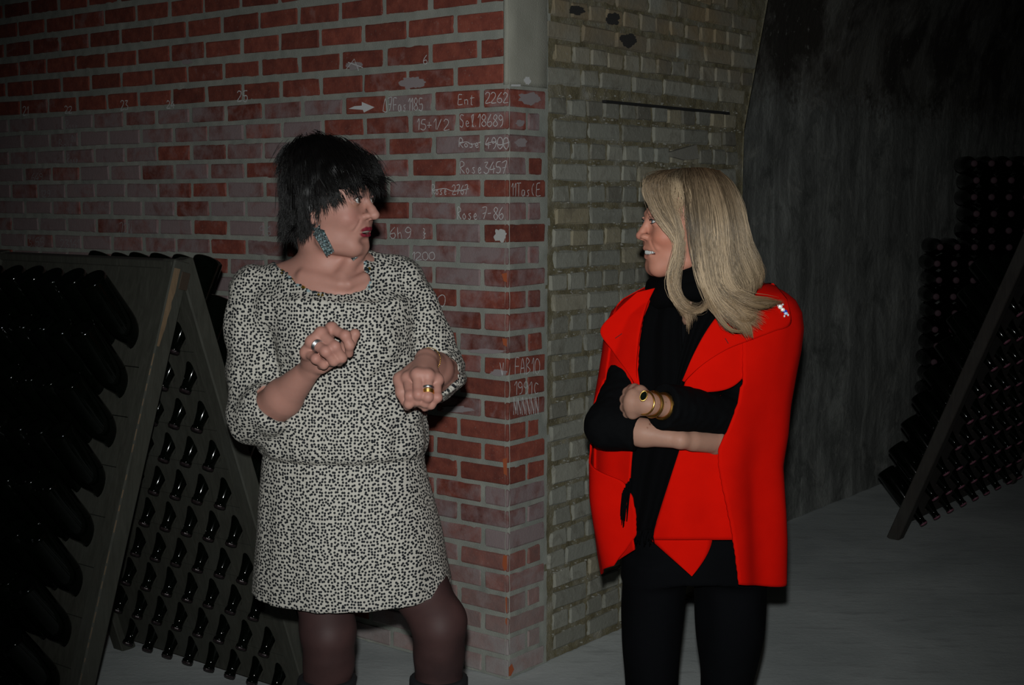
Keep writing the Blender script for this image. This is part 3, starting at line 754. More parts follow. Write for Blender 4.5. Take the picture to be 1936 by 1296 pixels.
def np_mesh(V, Q, name='skin'):
    me = bpy.data.meshes.new(name); me.vertices.add(len(V)); me.vertices.foreach_set('co', V.astype(np.float32).ravel())
    k = Q.shape[1]; me.loops.add(Q.size); me.loops.foreach_set('vertex_index', Q.astype(np.int32).ravel())
    me.polygons.add(len(Q)); me.polygons.foreach_set('loop_start', np.arange(0, Q.size, k, dtype=np.int32)); me.update(calc_edges=True); me.validate()
    me.shade_smooth(); return me
def relax(V, Q, it=2, lam=.5, keep=None):
    E = np.concatenate([Q[:, [i, (i + 1) % Q.shape[1]]] for i in range(Q.shape[1])])
    for _ in range(it):
        s = np.zeros_like(V); n = np.zeros(len(V))
        for d in range(3): s[:, d] = np.bincount(E[:, 0], V[E[:, 1], d], len(V)) + np.bincount(E[:, 1], V[E[:, 0], d], len(V))
        n = np.bincount(E[:, 0], minlength=len(V)) + np.bincount(E[:, 1], minlength=len(V))
        V = V + lam * (s / n[:, None] - V)
    return V
def normals(V, Q):
    n = np.cross(V[Q[:, 2]] - V[Q[:, 0]], V[Q[:, 3]] - V[Q[:, 1]]); N = np.zeros_like(V)
    for i in range(4):
        for d in range(3): N[:, d] += np.bincount(Q[:, i], n[:, d], len(V))
    return N / (np.linalg.norm(N, axis=1, keepdims=True) + 1e-12)
def axis(segs):        # [(start, stop, step), ...] -> grid coordinates
    out = []
    for a, b, st in segs: out += list(np.arange(a, b, st))
    return np.array(out)
def vcol(me, name, col):
    a = me.color_attributes.new(name, 'FLOAT_COLOR', 'POINT'); c = np.ones((len(col), 4), np.float32); c[:, :3] = col; a.data.foreach_set('color', c.ravel())
def set_uv(me, UV, per_loop=False):
    l = me.uv_layers.new(name='UVMap'); vi = np.empty(len(me.loops), np.int32); me.loops.foreach_get('vertex_index', vi)
    l.data.foreach_set('uv', (UV if per_loop else UV[vi]).astype(np.float32).ravel())
def seg_dist(V, pts):
    d = np.full(len(V), 9.0)
    for a, b in zip(pts[:-1], pts[1:]):
        a = np.array(a); b = np.array(b); ba = b - a; t = np.clip(((V - a) @ ba) / (ba @ ba + 1e-12), 0, 1); d = np.minimum(d, np.linalg.norm(V - a - t[:, None] * ba, axis=1))
    return d
def vnoise(V, s, seed=0):
    return np.array([mn.noise(Vector((p[0] * s + seed, p[1] * s, p[2] * s))) for p in V])
class Frame:            # head space: right, forward, up
    def __init__(s, o, f, up=(0, 0, 1), sc=(1, 1, 1)):
        s.sc = np.array(sc, float); s.m = float(np.mean(s.sc)); s.o = np.array(o, float); s.f = np.array(f, float) / np.linalg.norm(f); up = np.array(up, float)
        s.r = np.cross(s.f, up); s.r /= np.linalg.norm(s.r); s.u = np.cross(s.r, s.f); s.M = np.stack([s.r, s.f, s.u], 1)
    def __call__(s, r, f, u): return s.o + s.M @ (np.array([r, f, u], float) * s.sc)
    def inv(s, V): return ((V - s.o) @ s.M) / s.sc
def m_skin(N, b):
    a = N.n('ShaderNodeVertexColor', _layer_name='tone'); pos = N.n('ShaderNodeNewGeometry').outputs['Position']
    n1 = N.noise(pos, 45, 4, .6); n2 = N.noise(pos, 900, 2, .5)
    c = N.mix(.35, a.outputs[0], N.ramp(n1, [(.3, (.82, .80, .80)), (.7, (1.0, 1.0, 1.0))]), 'MULTIPLY')
    N.l(c, b.inputs['Base Color']); b.inputs['Roughness'].default_value = .52; b.inputs['Specular IOR Level'].default_value = .24
    b.inputs['Subsurface Weight'].default_value = .12; b.inputs['Subsurface Scale'].default_value = .006
    b.inputs['Subsurface Radius'].default_value = (1, .35, .2); N.bump(n2, b, .12, .001)
M_SKIN = mat('skin', m_skin)
M_SCL = mat('eye_white', base=(.62, .60, .58), rough=.12); M_IRIS = mat('blue_iris', base=(.13, .19, .25), rough=.1); M_IRISB = mat('brown_iris', base=(.06, .035, .02), rough=.1); M_PUP = mat('pupil', base=(.004, .004, .004), rough=.05)
M_LASH = mat('eyelash', base=(.006, .005, .006), rough=.7)
def eye_mesh(c, r, gaze, iris):
    q = Vector(gaze).normalized().to_track_quat('Z', 'Y').to_matrix(); V = []; Fc = []; mi = []
    prof = [0, 8, 14, 22, 28, 34, 45, 60, 80, 100, 120, 140, 160, 180]; n = 24
    for i, a in enumerate(prof):
        a = math.radians(a); rr = r * (1.0 + (.035 if a < .5 else 0))
        for k in range(n):
            t = 2 * math.pi * k / n; V.append(Vector(c) + q @ Vector((rr * math.sin(a) * math.cos(t), rr * math.sin(a) * math.sin(t), rr * math.cos(a))))
    for i in range(len(prof) - 1):
        for k in range(n):
            Fc.append((i * n + k, i * n + (k + 1) % n, (i + 1) * n + (k + 1) % n, (i + 1) * n + k)); mi.append(2 if prof[i + 1] <= 14 else 1 if prof[i + 1] <= 28 else 0)
    me = mesh_from(V, Fc, 'eye'); 
    for m in (M_SCL, iris, M_PUP): me.materials.append(m)
    me.polygons.foreach_set('material_index', mi); me.shade_smooth(); return me
def strands(paths, radii, cols, n=3):
    """paths: list of (k,3) arrays; returns one mesh of tapered hair tubes with a colour per strand"""
    VV = []; QQ = []; CC = []; b = 0
    for p, r, c in zip(paths, radii, cols):
        p = np.asarray(p); K = len(p); t = np.gradient(p, axis=0); t /= np.linalg.norm(t, axis=1, keepdims=True) + 1e-12
        ref = np.array([.31, .77, .55]); a = np.cross(t, ref); a /= np.linalg.norm(a, axis=1, keepdims=True) + 1e-12; bb = np.cross(t, a)
        tap = np.clip(1.15 - np.linspace(0, 1, K) ** 3, .15, 1)[:, None] * r
        ring = [p + (a * math.cos(2 * math.pi * k / n) + bb * math.sin(2 * math.pi * k / n)) * tap for k in range(n)]
        V = np.stack(ring, 1).reshape(-1, 3); i = np.arange(K - 1)[:, None] * n; k = np.arange(n)[None, :]; k2 = (k + 1) % n
        q = np.stack([i + k, i + k2, i + n + k2, i + n + k], -1).reshape(-1, 4) + b
        VV.append(V); QQ.append(q); CC.append(np.repeat(np.array(c)[None], len(V), 0) if np.ndim(c) == 1 else np.repeat(np.array(c), n, 0)); b += len(V)
    return np.concatenate(VV), np.concatenate(QQ), np.concatenate(CC)
def spline(pts, n):
    pts = np.asarray(pts, float); K = len(pts); t = np.linspace(0, K - 1 - 1e-9, n); i = t.astype(int); f = (t - i)[:, None]
    g = lambda j: pts[np.clip(j, 0, K - 1)]; p0, p1, p2, p3 = g(i - 1), g(i), g(i + 1), g(i + 2)
    return .5 * (2 * p1 + (p2 - p0) * f + (2 * p0 - 5 * p1 + 4 * p2 - p3) * f * f + (3 * p1 - p0 - 3 * p2 + p3) * f ** 3)
def m_hair(rough, spec):
    def f(N, b):
        a = N.n('ShaderNodeVertexColor', _layer_name='tone'); N.l(a.outputs[0], b.inputs['Base Color']); b.inputs['Roughness'].default_value = rough; b.inputs['Specular IOR Level'].default_value = spec
    return f
def head_sdf(S, H, w):
    """adult head in head space; w = dict of proportions"""
    M = H.M; E = lambda c, r, k=.012, op='add': S.ell(H(*c), np.array(r) * H.sc, M, k, op)
    C = lambda a, ra, b, rb, k=.008, op='add': S.cone(H(*a), ra * H.m, H(*b), rb * H.m, k, op)
    fw = w.get('width', 1.0); ch = w.get('cheek', 0.0)
    E((0, -.012, .045), (.070 * fw, .092, .085)); E((0, .034, .045), (.058 * fw, .052, .052), .02)
    E((0, .030, -.012), (.059 * fw, .058, .080), .02)
    E((0, .040, -.056), (.049 * fw, .044, .042), .02)
    C((-.012, .070, -.083), .017, (.012, .070, -.083), .017, .02)                       # chin
    for s in (-1, 1):
        E((s * .036, .060, -.016 + w.get('cheekup', 0)), (.024, .022 + ch, .022), .018)  # cheek
        C((s * .052 * fw, .030, .012), .014, (s * .038, .066, .010), .012, .018)         # cheekbone
        C((s * .044 * fw, .012, -.066), .018, (s * .018, .064, -.084), .015, .022)       # jaw line
        C((s * .036, .076, .047), .008, (s * .010, .087, .043), .008, .012)              # brow ridge
        E((s * .031, .0985, .026), (.0165, .014, .0105), .010, 'sub')                    # eye socket
        S.ell(H(s * .031, .0785, .0265), (.0136,) * 3, M, .003)                          # lids
        E((s * .0315, .0940, .0262), (.0128, .012, w.get('open', .0048)), .0015, 'sub')  # lid opening
        C((s * .045, .078, .0305), .0028, (s * .022, .0935, .0345), .0028, .005)         # upper lid fold
    nt, nr = w.get('nose', .1105), w.get('nose_r', .0100)
    C((0, .086, .034), .0075, (0, nt - .0065, .004), nr * .85, .010); C((0, nt - .0065, .004), nr * .85, (0, nt, -.0075), nr, .006)
    C((0, nt, -.0075), nr, (0, .100, -.0125), nr * .75, .004)
    for s in (-1, 1):
        E((s * .0125, .0985, -.0100), (.0072, .0105, .0075), .005); S.cone(H(s * .0065, .1035, -.0165), .0030, H(s * .0065, .100, -.010), .0022, .002, 'sub')
        C((s * .022, .088, -.016), .0035, (s * .035, .078, -.038), .004, .012)            # fold beside the nose (raised cheek)
        S.cone(H(s * .0275, .0900, -.022), .0016, H(s * .037, .0815, -.046), .0016, .008, 'sub')
    E((0, .076, -.038), (.030, .020, .026), .014)                                        # muzzle
    w['mouth'](S, H, E, C)
    if w.get('crease', True): E((0, .0915, -.0690), (.020, .009, .006), .012, 'sub')
    for s in (-1, 1):                                                                    # ears
        E((s * .0715 * fw, -.006, .006), (.0075, .017, .029), .006); E((s * .078 * fw, .000, .010), (.006, .010, .017), .003, 'sub'); E((s * .071 * fw, .002, -.022), (.006, .009, .010), .005)
def finger(S, pts, r0, k=.004):
    n = len(pts); rr = [r0 * (1.06 - .24 * i / (n - 1)) for i in range(n)]
    S.chain(pts, rr, k)
    for i in range(1, n - 1): S.cone(pts[i], rr[i] * 1.0, pts[i], rr[i] * 1.0, .006)
def nail_mesh(tip, prev, out, r):
    tip, prev, out = Vector(tip), Vector(prev), Vector(out); t = (tip - prev).normalized(); o = (out - t * out.dot(t)).normalized(); s = t.cross(o); V = []; Fc = []
    for j in range(5):
        for i in range(5):
            a = (i - 2) * .42; l = (j - 2) * .0026 - .0050; rr = r * (1.03 - .02 * (j == 0))
            V.append(tip + t * (l + .001) + o * rr * math.cos(a) + s * rr * math.sin(a))
    for j in range(4):
        for i in range(4): Fc.append((j * 5 + i, j * 5 + i + 1, j * 5 + i + 6, j * 5 + i + 5))
    return V, Fc
def torus_pts(c, nrm, r, n=28, rx=1.0, ry=1.0, ref=None):
    c = Vector(c); nrm = Vector(nrm).normalized(); a = (Vector(ref) - nrm * Vector(ref).dot(nrm)).normalized() if ref else nrm.orthogonal().normalized(); b = nrm.cross(a)
    return [c + a * r * rx * math.cos(2 * math.pi * k / n) + b * r * ry * math.sin(2 * math.pi * k / n) for k in range(n + 1)]
# ================================================================== WOMAN IN THE DOTTED DRESS
def poly_sub(S, poly, y0, y1):
    """carve a prism whose outline is given in picture coordinates, between two depths"""
    w = [P(x, y, (y0 + y1) / 2) for x, y in poly]; lo = (min(p.x for p in w) - .03, y0, min(p.z for p in w) - .03); hi = (max(p.x for p in w) + .03, y1, max(p.z for p in w) + .03)
    sl, (X, Y, Z) = S.win(lo, hi)
    zz = Y * CP - (Z - CAM_H) * SP; U = 968 + F_PX * X / zz; Vv = 648 - F_PX * (Y * SP + (Z - CAM_H) * CP) / zz
    d = np.full(np.broadcast(U, Vv).shape, 1e9, np.float32); sg = np.ones(d.shape, np.float32); n = len(poly)
    for i in range(n):
        (ax, ay), (bx, by) = poly[i], poly[i - 1]; ex, ey = bx - ax, by - ay; wx, wy = U - ax, Vv - ay
        t = np.clip((wx * ex + wy * ey) / (ex * ex + ey * ey), 0, 1); d = np.minimum(d, (wx - ex * t) ** 2 + (wy - ey * t) ** 2)
        c1 = Vv >= ay; c2 = Vv < by; c3 = ex * wy > ey * wx; fl = (c1 & c2 & c3) | (~c1 & ~c2 & ~c3); sg[fl] *= -1
    S.comb(sl, (sg * np.sqrt(d) / 850.0).astype(np.float32), .004, 'sub')
H1 = Frame(P(622, 398, 3.03), (math.sin(math.radians(68)), -math.cos(math.radians(68)), -.02), (0, 0, 1), (1.0, 1.02, .93))
wr1 = dict(
 R=dict(el=P(492, 792, 3.01), fm=P(536, 752, 2.945), w=P(587, 698, 2.875),
  mcp=[P(627, 622, 2.822), P(607, 631, 2.800), P(590, 647, 2.795), P(580, 667, 2.806)],
  f=[[P(653, 635, 2.797), P(661, 653, 2.798), P(660, 669, 2.812)], [P(633, 656, 2.772), P(646, 677, 2.782), P(641, 685, 2.810)], [P(616, 665, 2.765), P(631, 683, 2.778), P(623, 686, 2.808)], [P(597, 679, 2.772), P(612, 690, 2.784), P(606, 692, 2.808)]],
  th=[P(606, 692, 2.855), P(640, 672, 2.842), P(660, 649, 2.832), P(671, 632, 2.828)]),
 L=dict(el=P(838, 712, 3.07), fm=P(824, 698, 2.99), w=P(806, 681, 2.905),
  mcp=[P(771, 716, 2.832), P(789, 709, 2.815), P(809, 711, 2.815), P(826, 719, 2.830)],
  f=[[P(775, 749, 2.795), P(773, 764, 2.800), P(770, 769, 2.822)], [P(791, 746, 2.788), P(789, 758, 2.798), P(784, 763, 2.822)], [P(809, 751, 2.788), P(804, 762, 2.798), P(797, 766, 2.822)], [P(827, 752, 2.798), P(815, 766, 2.803), P(803, 772, 2.815)]],
  th=[P(783, 700, 2.880), P(758, 718, 2.848), P(760, 742, 2.832), P(766, 758, 2.832)]))
def hand_sdf(S, h, rw, rf, tf=.0122):
    S.chain([h['el'], h['fm'], h['w']], [rw[0], rw[1], rw[2]], .012)
    w = h['w']; nf = (.0100, .0104, .0100, .0088)
    for m in h['mcp']: S.cone(w, rw[2] * .62, m, .0125, .014)
    ctr = sum((Vector(m) for m in h['mcp']), Vector()) / 4
    S.cone(w.lerp(ctr, .35), .021, w.lerp(ctr, .8), .017, .012)
    for m, f, r in zip(h['mcp'], h['f'], nf):
        S.cone(m, .0112 * rf, m, .0112 * rf, .012); finger(S, [m] + f, r * rf, .0035)
    S.chain(h['th'], [.017 * rf, .0150 * rf, tf * rf, .0108 * rf], .008)
def body1():
    S = Field(np.arange(-.665, -.075, .0022), np.arange(2.735, 3.20, .0022), axis([(.0, 1.03, .0075), (1.03, 1.29, .0022), (1.29, 1.42, .0032), (1.42, 1.665, .0019)]))
    def mouth(S, H, E, C):
        U = [(-.0275, .0775, -.0455), (-.012, .0930, -.0405), (0, .0962, -.0410), (.012, .0930, -.0405), (.0275, .0775, -.0455)]
        L = [(-.0262, .0775, -.0475), (-.011, .0905, -.0565), (0, .0932, -.0585), (.011, .0905, -.0565), (.0262, .0775, -.0475)]
        for q in (U, L):
            for a, b in zip(q[:-1], q[1:]): C(a, .0030 if q is U else .0038, b, .0030 if q is U else .0038, .006)
        S.ell(H(0, .0935, -.0490), np.array([.0185, .016, .0036]), H.M, .002, 'sub')
    head_sdf(S, H1, dict(width=1.03, cheek=.004, open=.0074, mouth=mouth))
    S.ell(H1(0, .020, -.084), (.043, .044, .014), H1.M, .02)                         # soft under-chin
    S.cone(H1(0, -.024, -.055), .052, P(632, 525, 3.085), .058, .012)                    # neck
    S.cone(P(628, 508, 3.085), .044, P(498, 545, 3.10), .043, .05); S.cone(P(645, 508, 3.085), .044, P(752, 528, 3.11), .043, .05)
    S.ell(P(628, 585, 3.070), (.165, .098, .095), None, .05)
    for a, b in ((P(640, 537, 2.985), P(572, 522, 3.012)), (P(660, 537, 2.985), P(690, 524, 3.012))): S.cone(a, .008, b, .007, .022)   # collar bones
    S.cone(P(648, 520, 3.00), .012, P(676, 478, 3.03), .010, .018)
    zc = [P(0, y, 3.07).z for y in (590, 680, 780, 860, 950, 1050)]; X = [P(x, 800, 3.07).x for x in (632, 640, 646, 652, 658, 664)]
    S.loft(zc, X, [3.075] * 6, [.145, .120, .120, .115, .135, .135], [.092, .078, .078, .078, .090, .085], .04)
    S.chain([P(478, 552, 3.10), P(485, 680, 3.06), wr1['R']['el']], [.046, .046, .043], .03); S.chain([P(758, 532, 3.11), P(800, 625, 3.11), wr1['L']['el']], [.044, .044, .042], .03)
    hand_sdf(S, wr1['R'], (.0455, .0415, .0235), 1.06); hand_sdf(S, wr1['L'], (.042, .036, .0245), 1.04)
    for lx, kx, ky, fx in ((604, 618, 1205, 606), (765, 829, 1190, 826)):
        hip = P(lx, 1000, 3.08); kn = P(kx, ky, 3.00); X = P(fx, 1290, 3.0).x
        S.chain([hip, kn + Vector((0, .014, 0)), Vector((X, 3.048, .36)), Vector((X, 3.05, .10))], [.060, .044, .036, .024], .01)
        S.cone(Vector((X, 3.05, .09)), .030, Vector((X, 2.93, .045)), .022, .02)
    V, Q = S.mesh(); V = relax(V, Q, 1, .35)
    T = np.tile(np.array([.395, .200, .158]), (len(V), 1)); L = H1.inv(V)
    n = vnoise(V[::1], 14, 3) if len(V) < 400000 else np.zeros(len(V))
    T *= (1 + .10 * n)[:, None]
    def tint(mask, c):
        m = np.clip(mask, 0, 1)[:, None]; T[:] = T * (1 - m) + np.array(c) * m
    g = lambda c, r: np.exp(-(((L - np.array(c)) / np.array(r)) ** 2).sum(1))
    for s in (-1, 1):
        tint(.45 * g((s * .040, .068, -.012), (.022, .03, .018)), (.39, .150, .128)); tint(.75 * g((s * .031, .09, .0345), (.018, .02, .0060)), (.12, .085, .085)); tint(.6 * g((s * .031, .09, .0200), (.017, .02, .0035)), (.16, .09, .07)); tint(.4 * g((s * .033, .088, .013), (.018, .02, .007)), (.27, .13, .07))
        br = seg_dist(L, [(s * .050, .070, .0425), (s * .036, .083, .0485), (s * .016, .092, .0445)]); tint(np.clip((.0030 - br) / .001, 0, 1) * .75, (.075, .045, .035))
    lp = np.minimum(seg_dist(L, [(-.0275, .079, -.0455), (-.012, .0965, -.0405), (0, .100, -.0405), (.012, .0965, -.0405), (.0275, .079, -.0455)]), seg_dist(L, [(-.0262, .079, -.0475), (-.011, .094, -.0565), (0, .097, -.0585), (.011, .094, -.0565), (.0262, .079, -.0475)]))
    tint(np.clip((.0058 - lp) / .0015, 0, 1) * (np.abs(L[:, 0]) < .029), (.19, .016, .030))
    tint(np.clip((.016 - np.linalg.norm((L - np.array([0, .0835, -.049])) / np.array([1, .5, .30]), axis=1)) / .003, 0, 1) * (L[:, 1] < .0925), (.05, .012, .012))
    for h in wr1.values():
        tint(.45 * np.exp(-(np.minimum.reduce([np.linalg.norm(V - np.array(p), axis=1) for p in h['mcp'] + [f[0] for f in h['f']]]) / .012) ** 2), (.39, .150, .128))
    me = np_mesh(V, Q, 'body'); vcol(me, 'tone', T); return me
pA = empty('person', (P(640, 1290, 3.03).x, 3.03, 0), 'woman with short dark hair in a black and white dotted dress, gesturing with both hands', 'person')
bodyA = adopt(link('body', body1(), M_SKIN, label='fair skin'), pA)
for s in (-1, 1):
    adopt(link('eye', eye_mesh(H1(s * .031, .0785, .0262), .0122, H1.M @ np.array([-.05 + .10 * (s > 0) * 0, 1, .02]), M_IRISB), label='dark eye'), pA)
# lashes
parts = []
for s in (-1, 1):
    parts.append(tube([Vector(H1(s * r, f, u)) for r, f, u in ((.0445, .0830, .0275), (.040, .0895, .0326), (.0335, .0925, .0340), (.027, .0935, .0332), (.0215, .0905, .0285))], [.0007, .0014, .0016, .0014, .0008], 6))
    parts.append(tube([Vector(H1(s * r, f, u)) for r, f, u in ((.0445, .0830, .0265), (.039, .0890, .0222), (.0325, .0912, .0210), (.0255, .0915, .0222))], [.0005, .0007, .0007, .0005], 5))
V, Fc = merge(parts); adopt(link('eyelash', mesh_from(V, Fc), M_LASH), pA)
V, Fc = tube([Vector(H1(r, f, -.0468)) for r, f in ((-.017, .0860), (-.010, .0905), (0, .0925), (.010, .0905), (.017, .0860))], .0030, 8); adopt(link('teeth', mesh_from(V, Fc, 't'), mat('teeth_a', base=(.26, .23, .20), rough=.3), smooth=True), pA)
parts = [nail_mesh(f[-1], f[-2], (Vector(f[-1]) - Vector((f[-1].x, f[-1].y + .1, f[-1].z - .01))), .0082) for h in wr1.values() for f in (h['f'][0],)]
V, Fc = merge(parts); adopt(link('fingernail', mesh_from(V, Fc), mat('pale_nail', base=(.55, .34, .30), rough=.25), smooth=True), pA)

# ---- dress
def dress1():
    S = Field(np.arange(-.68, -.06, .0034), np.arange(2.86, 3.30, .0034), np.arange(.585, 1.475, .0034))
    S.cone(P(628, 512, 3.085), .053, P(492, 548, 3.10), .052, .05); S.cone(P(645, 510, 3.085), .053, P(752, 530, 3.11), .052, .05)
    S.ell(P(628, 590, 3.070), (.175, .105, .100), None, .05)
    for x, y in ((598, 655), (688, 648)): S.ell(P(x, y, 3.010), (.078, .078, .082), None, .05)
    def row(q, Yc):
        z, cx, rx = [], [], []
        for py, xl, xr in q:
            a, b = P(xl, py, Yc), P(xr, py, Yc); z.append(a.z); cx.append((a.x + b.x) / 2); rx.append((b.x - a.x) / 2)
        return z, cx, rx
    z, cx, rx = row([(570, 505, 780), (620, 508, 786), (690, 505, 795), (750, 500, 800), (800, 488, 806), (835, 486, 809), (853, 492, 806), (866, 506, 798)], 3.06)
    S.loft(z, cx, [3.070] * 8, rx, [.110, .118, .122, .128, .138, .142, .138, .120], .03, fold=lambda a, Z: 1 + .010 * np.sin(a * 23 + 4 * np.sin(a * 3)) * np.clip((1.11 - Z) * 9, 0, 1))
    z, cx, rx = row([(852, 505, 800), (866, 497, 802), (885, 494, 806), (940, 489, 820), (1000, 485, 834), (1060, 480, 846), (1110, 476, 856), (1150, 473, 861), (1190, 470, 866)], 3.06)
    S.loft(z, cx, [3.072] * 9, rx, [.118, .126, .134, .150, .160, .165, .167, .168, .169], .004, fold=lambda a, Z: 1 + (.007 * np.sin(a * 31 + 3 * np.sin(a * 5)) * np.clip((Z - .93) * 12, .0, 1) + .013 * np.sin(a * 6 + 1.2 + 2.2 * Z) * np.clip((1.03 - Z) * 4, 0, 1)))
    # sleeves
    B = S; S = Field(B.x, B.y, B.z)
    S.chain([P(480, 552, 3.10), P(482, 620, 3.085), P(487, 700, 3.06), P(486, 780, 3.02)], [.058, .064, .063, .066], .022)
    S.cone(P(488, 785, 3.015), .066, P(508, 775, 2.975), .064, .02)
    S.chain([P(757, 530, 3.11), P(778, 580, 3.11), P(808, 650, 3.10), P(828, 708, 3.075)], [.052, .056, .058, .058], .022)
    S.cone(P(828, 708, 3.07), .058, P(818, 704, 3.02), .056, .02)
    # cuffs: cut square to the forearms and hollow
    for h, t0, rr in ((wr1['R'], .36, .0555), (wr1['L'], .30, .0500)):
        ax = (h['w'] - h['el']).normalized(); c = h['el'].lerp(h['w'], t0)
        lo = np.array(c) - .11; hi = np.array(c) + .11
        sl, (X, Y, Z) = S.win(lo, hi); dp = (X - c.x) * ax.x + (Y - c.y) * ax.y + (Z - c.z) * ax.z
        rad = np.sqrt(np.maximum((X - c.x) ** 2 + (Y - c.y) ** 2 + (Z - c.z) ** 2 - dp ** 2, 0)); cut = np.maximum(-dp, rad - .088)
        S.comb(sl, cut.astype(np.float32), .006, 'sub')
        S.cone(h['el'].lerp(h['w'], t0 - .22), rr * .8, h['el'].lerp(h['w'], t0 + .4), rr, .004, 'sub')
    B.comb((slice(None),) * 3, S.F, .016, 'add'); S = B
    poly_sub(S, [(509, 484), (532, 508), (560, 533), (592, 549), (625, 556.5), (660, 555), (690, 546), (691, 522), (687, 497), (679, 476), (672, 440), (600, 420), (540, 440)], 2.82, 3.30)
    # hem: slanted cut and hollow skirt
    a, b, c = P(474, 1143, 2.96), P(640, 1172, 2.91), P(861, 1132, 2.98); nrm = (b - a).cross(c - a).normalized(); nrm = -nrm if nrm.z > 0 else nrm
    S.plane(P(640, 1160, 2.91), Vector((.02, .10, -1)).normalized(), (-1, 2.7, .5), (0, 3.4, .80))
    sl, (X, Y, Z) = S.win((-1, 2.7, .5), (0, 3.4, .80)); xa, xb = P(474, 1143, 3.06).x, P(861, 1132, 3.06).x; zl = P(474, 1143, 3.06).z; zm = P(640, 1170, 2.92).z; zr = P(861, 1132, 3.06).z
    S.comb(sl, (np.interp(X, [xa, (xa + xb) / 2 - .03, xb], [zl, zm, zr]) - Z + 0 * Y).astype(np.float32), 0, 'int')
    zz = [.50, .60, .70, .78]; S.loft(zz, [(P(474, 1150, 3.06).x + P(861, 1150, 3.06).x) / 2] * 4, [3.072] * 4, [.188, .184, .165, .09], [.135, .132, .12, .06], .01, 'sub')
    V, Q = S.mesh(); V = relax(V, Q, 2, .5); N = normals(V, Q)
    pxs = np.array([to_px(p) for p in V]); z = V[:, 2]
    # soft cloth folds
    sc = V * np.array([26, 26, 7]); f1 = np.array([mn.noise(Vector(p)) for p in sc]); f2 = np.array([mn.noise(Vector(p * np.array([10., 10., 26.]))) for p in V])
    mid = np.clip((z - .98) * 20, 0, 1); V2 = V + N * (f1 * .0062 * mid + f2 * .0045 * mid + f1 * .0034 * (1 - mid))[:, None]
    gat = np.exp(-((pxs[:, 1] - 585) / 34) ** 2) * np.clip(1 - np.abs(pxs[:, 0] - 640) / 90, 0, 1) * (V[:, 1] < 3.05); V2 += N * (.0028 * gat * np.sin(pxs[:, 0] * .42 + .05 * pxs[:, 1]))[:, None]
    wr = np.exp(-((pxs[:, 1] - 745) / 60) ** 2) * np.clip((pxs[:, 0] - 600) / 120, 0, 1); V2 += N * (.0030 * wr * np.sin(pxs[:, 0] * .16 + pxs[:, 1] * .20))[:, None]
    for (ax_, ay_, bx_, by_, am) in ((640, 590, 700, 700, .005), (670, 580, 770, 690, .004), (560, 690, 690, 800, .004), (780, 700, 700, 830, .004), (470, 700, 560, 690, .005), (455, 745, 560, 720, .005), (500, 600, 540, 760, .006)):
        d = np.abs((pxs[:, 0] - ax_) * (by_ - ay_) - (pxs[:, 1] - ay_) * (bx_ - ax_)) / math.hypot(bx_ - ax_, by_ - ay_); t = ((pxs[:, 0] - ax_) * (bx_ - ax_) + (pxs[:, 1] - ay_) * (by_ - ay_)) / ((bx_ - ax_) ** 2 + (by_ - ay_) ** 2)
        V2 -= N * (am * np.exp(-(d / 5.5) ** 2) * np.clip(1 - (2 * t - 1) ** 2, 0, 1) * (V[:, 1] < 3.05))[:, None]
    me = np_mesh(V2, Q, 'dress')
    lab = np.where(np.abs(N[:, 2]) > .66, 3, np.where(np.abs(N[:, 0]) > .70, 5, 4))
    fl = lab[Q[:, 0]] - 3; UVs = np.stack([V[:, :2] + 5, V[:, [0, 2]] + 7, V[:, [1, 2]] + 9]); set_uv(me, UVs[np.repeat(fl, 4), Q.ravel()], True); return me
def m_dots(N, b):
    uv = N.n('ShaderNodeUVMap').outputs[0]
    v = N.n('ShaderNodeTexVoronoi', _voronoi_dimensions='2D', _feature='F1', Scale=140.0, Randomness=.70); N.l(uv, v.inputs['Vector'])
    d = v.outputs['Distance']; m = N.math('MULTIPLY', N.math('SUBTRACT', .415, d), 10.0, True)
    c = N.mix(m, (.425, .405, .36), (.006, .008, .011)); N.l(c, b.inputs['Base Color']); b.inputs['Roughness'].default_value = .8; b.inputs['Specular IOR Level'].default_value = .25
    wv = N.noise(uv, 900, 2, .5); N.bump(wv, b, .15, .001)
M_DOTS = mat('dotted_viscose', m_dots)
dress = adopt(link('dress', dress1(), M_DOTS, label='off-white dress with black dots, blouson top and elastic waist'), pA)
# glittering stones sewn along the neckline
random.seed(31); gems = {}; GEMPOS = []
for nm, colr, mt in (('dark', (.02, .03, .035), .3), ('gold', (.55, .36, .05), .9), ('clear', (.45, .62, .66), .6)): gems[nm] = mat('stone_' + nm, base=colr, rough=.08, metal=mt)
def gem(c, s, m):
    bm = bmesh.new(); bmesh.ops.create_icosphere(bm, subdivisions=1, radius=s)
    for v in bm.verts: v.co = Vector(c) + Vector((v.co.x * random.uniform(.8, 1.3), v.co.y * .7, v.co.z * random.uniform(.8, 1.3)))
    return bm_mesh(bm, 'gem')
for line, ys in (([(517, 495), (532, 510), (546, 523), (560, 534), (574, 543), (590, 550), (606, 557)], (3.045, 2.985)), ([(684, 482), (690, 494), (695, 507), (697, 520), (699, 532), (701, 543)], (3.05, 2.985))):
    L = spline([(x, y, 0) for x, y in line], 17)
    for i, q in enumerate(L):
        for k in range(2):
            GEMPOS.append((q[0] + random.uniform(-4, 4), q[1] + random.uniform(-3, 5)))
from mathutils.bvhtree import BVHTree
def tree_of(me): return BVHTree.FromPolygons([v.co.copy() for v in me.vertices], [tuple(p.vertices) for p in me.polygons])
bvh = tree_of(dress.data)
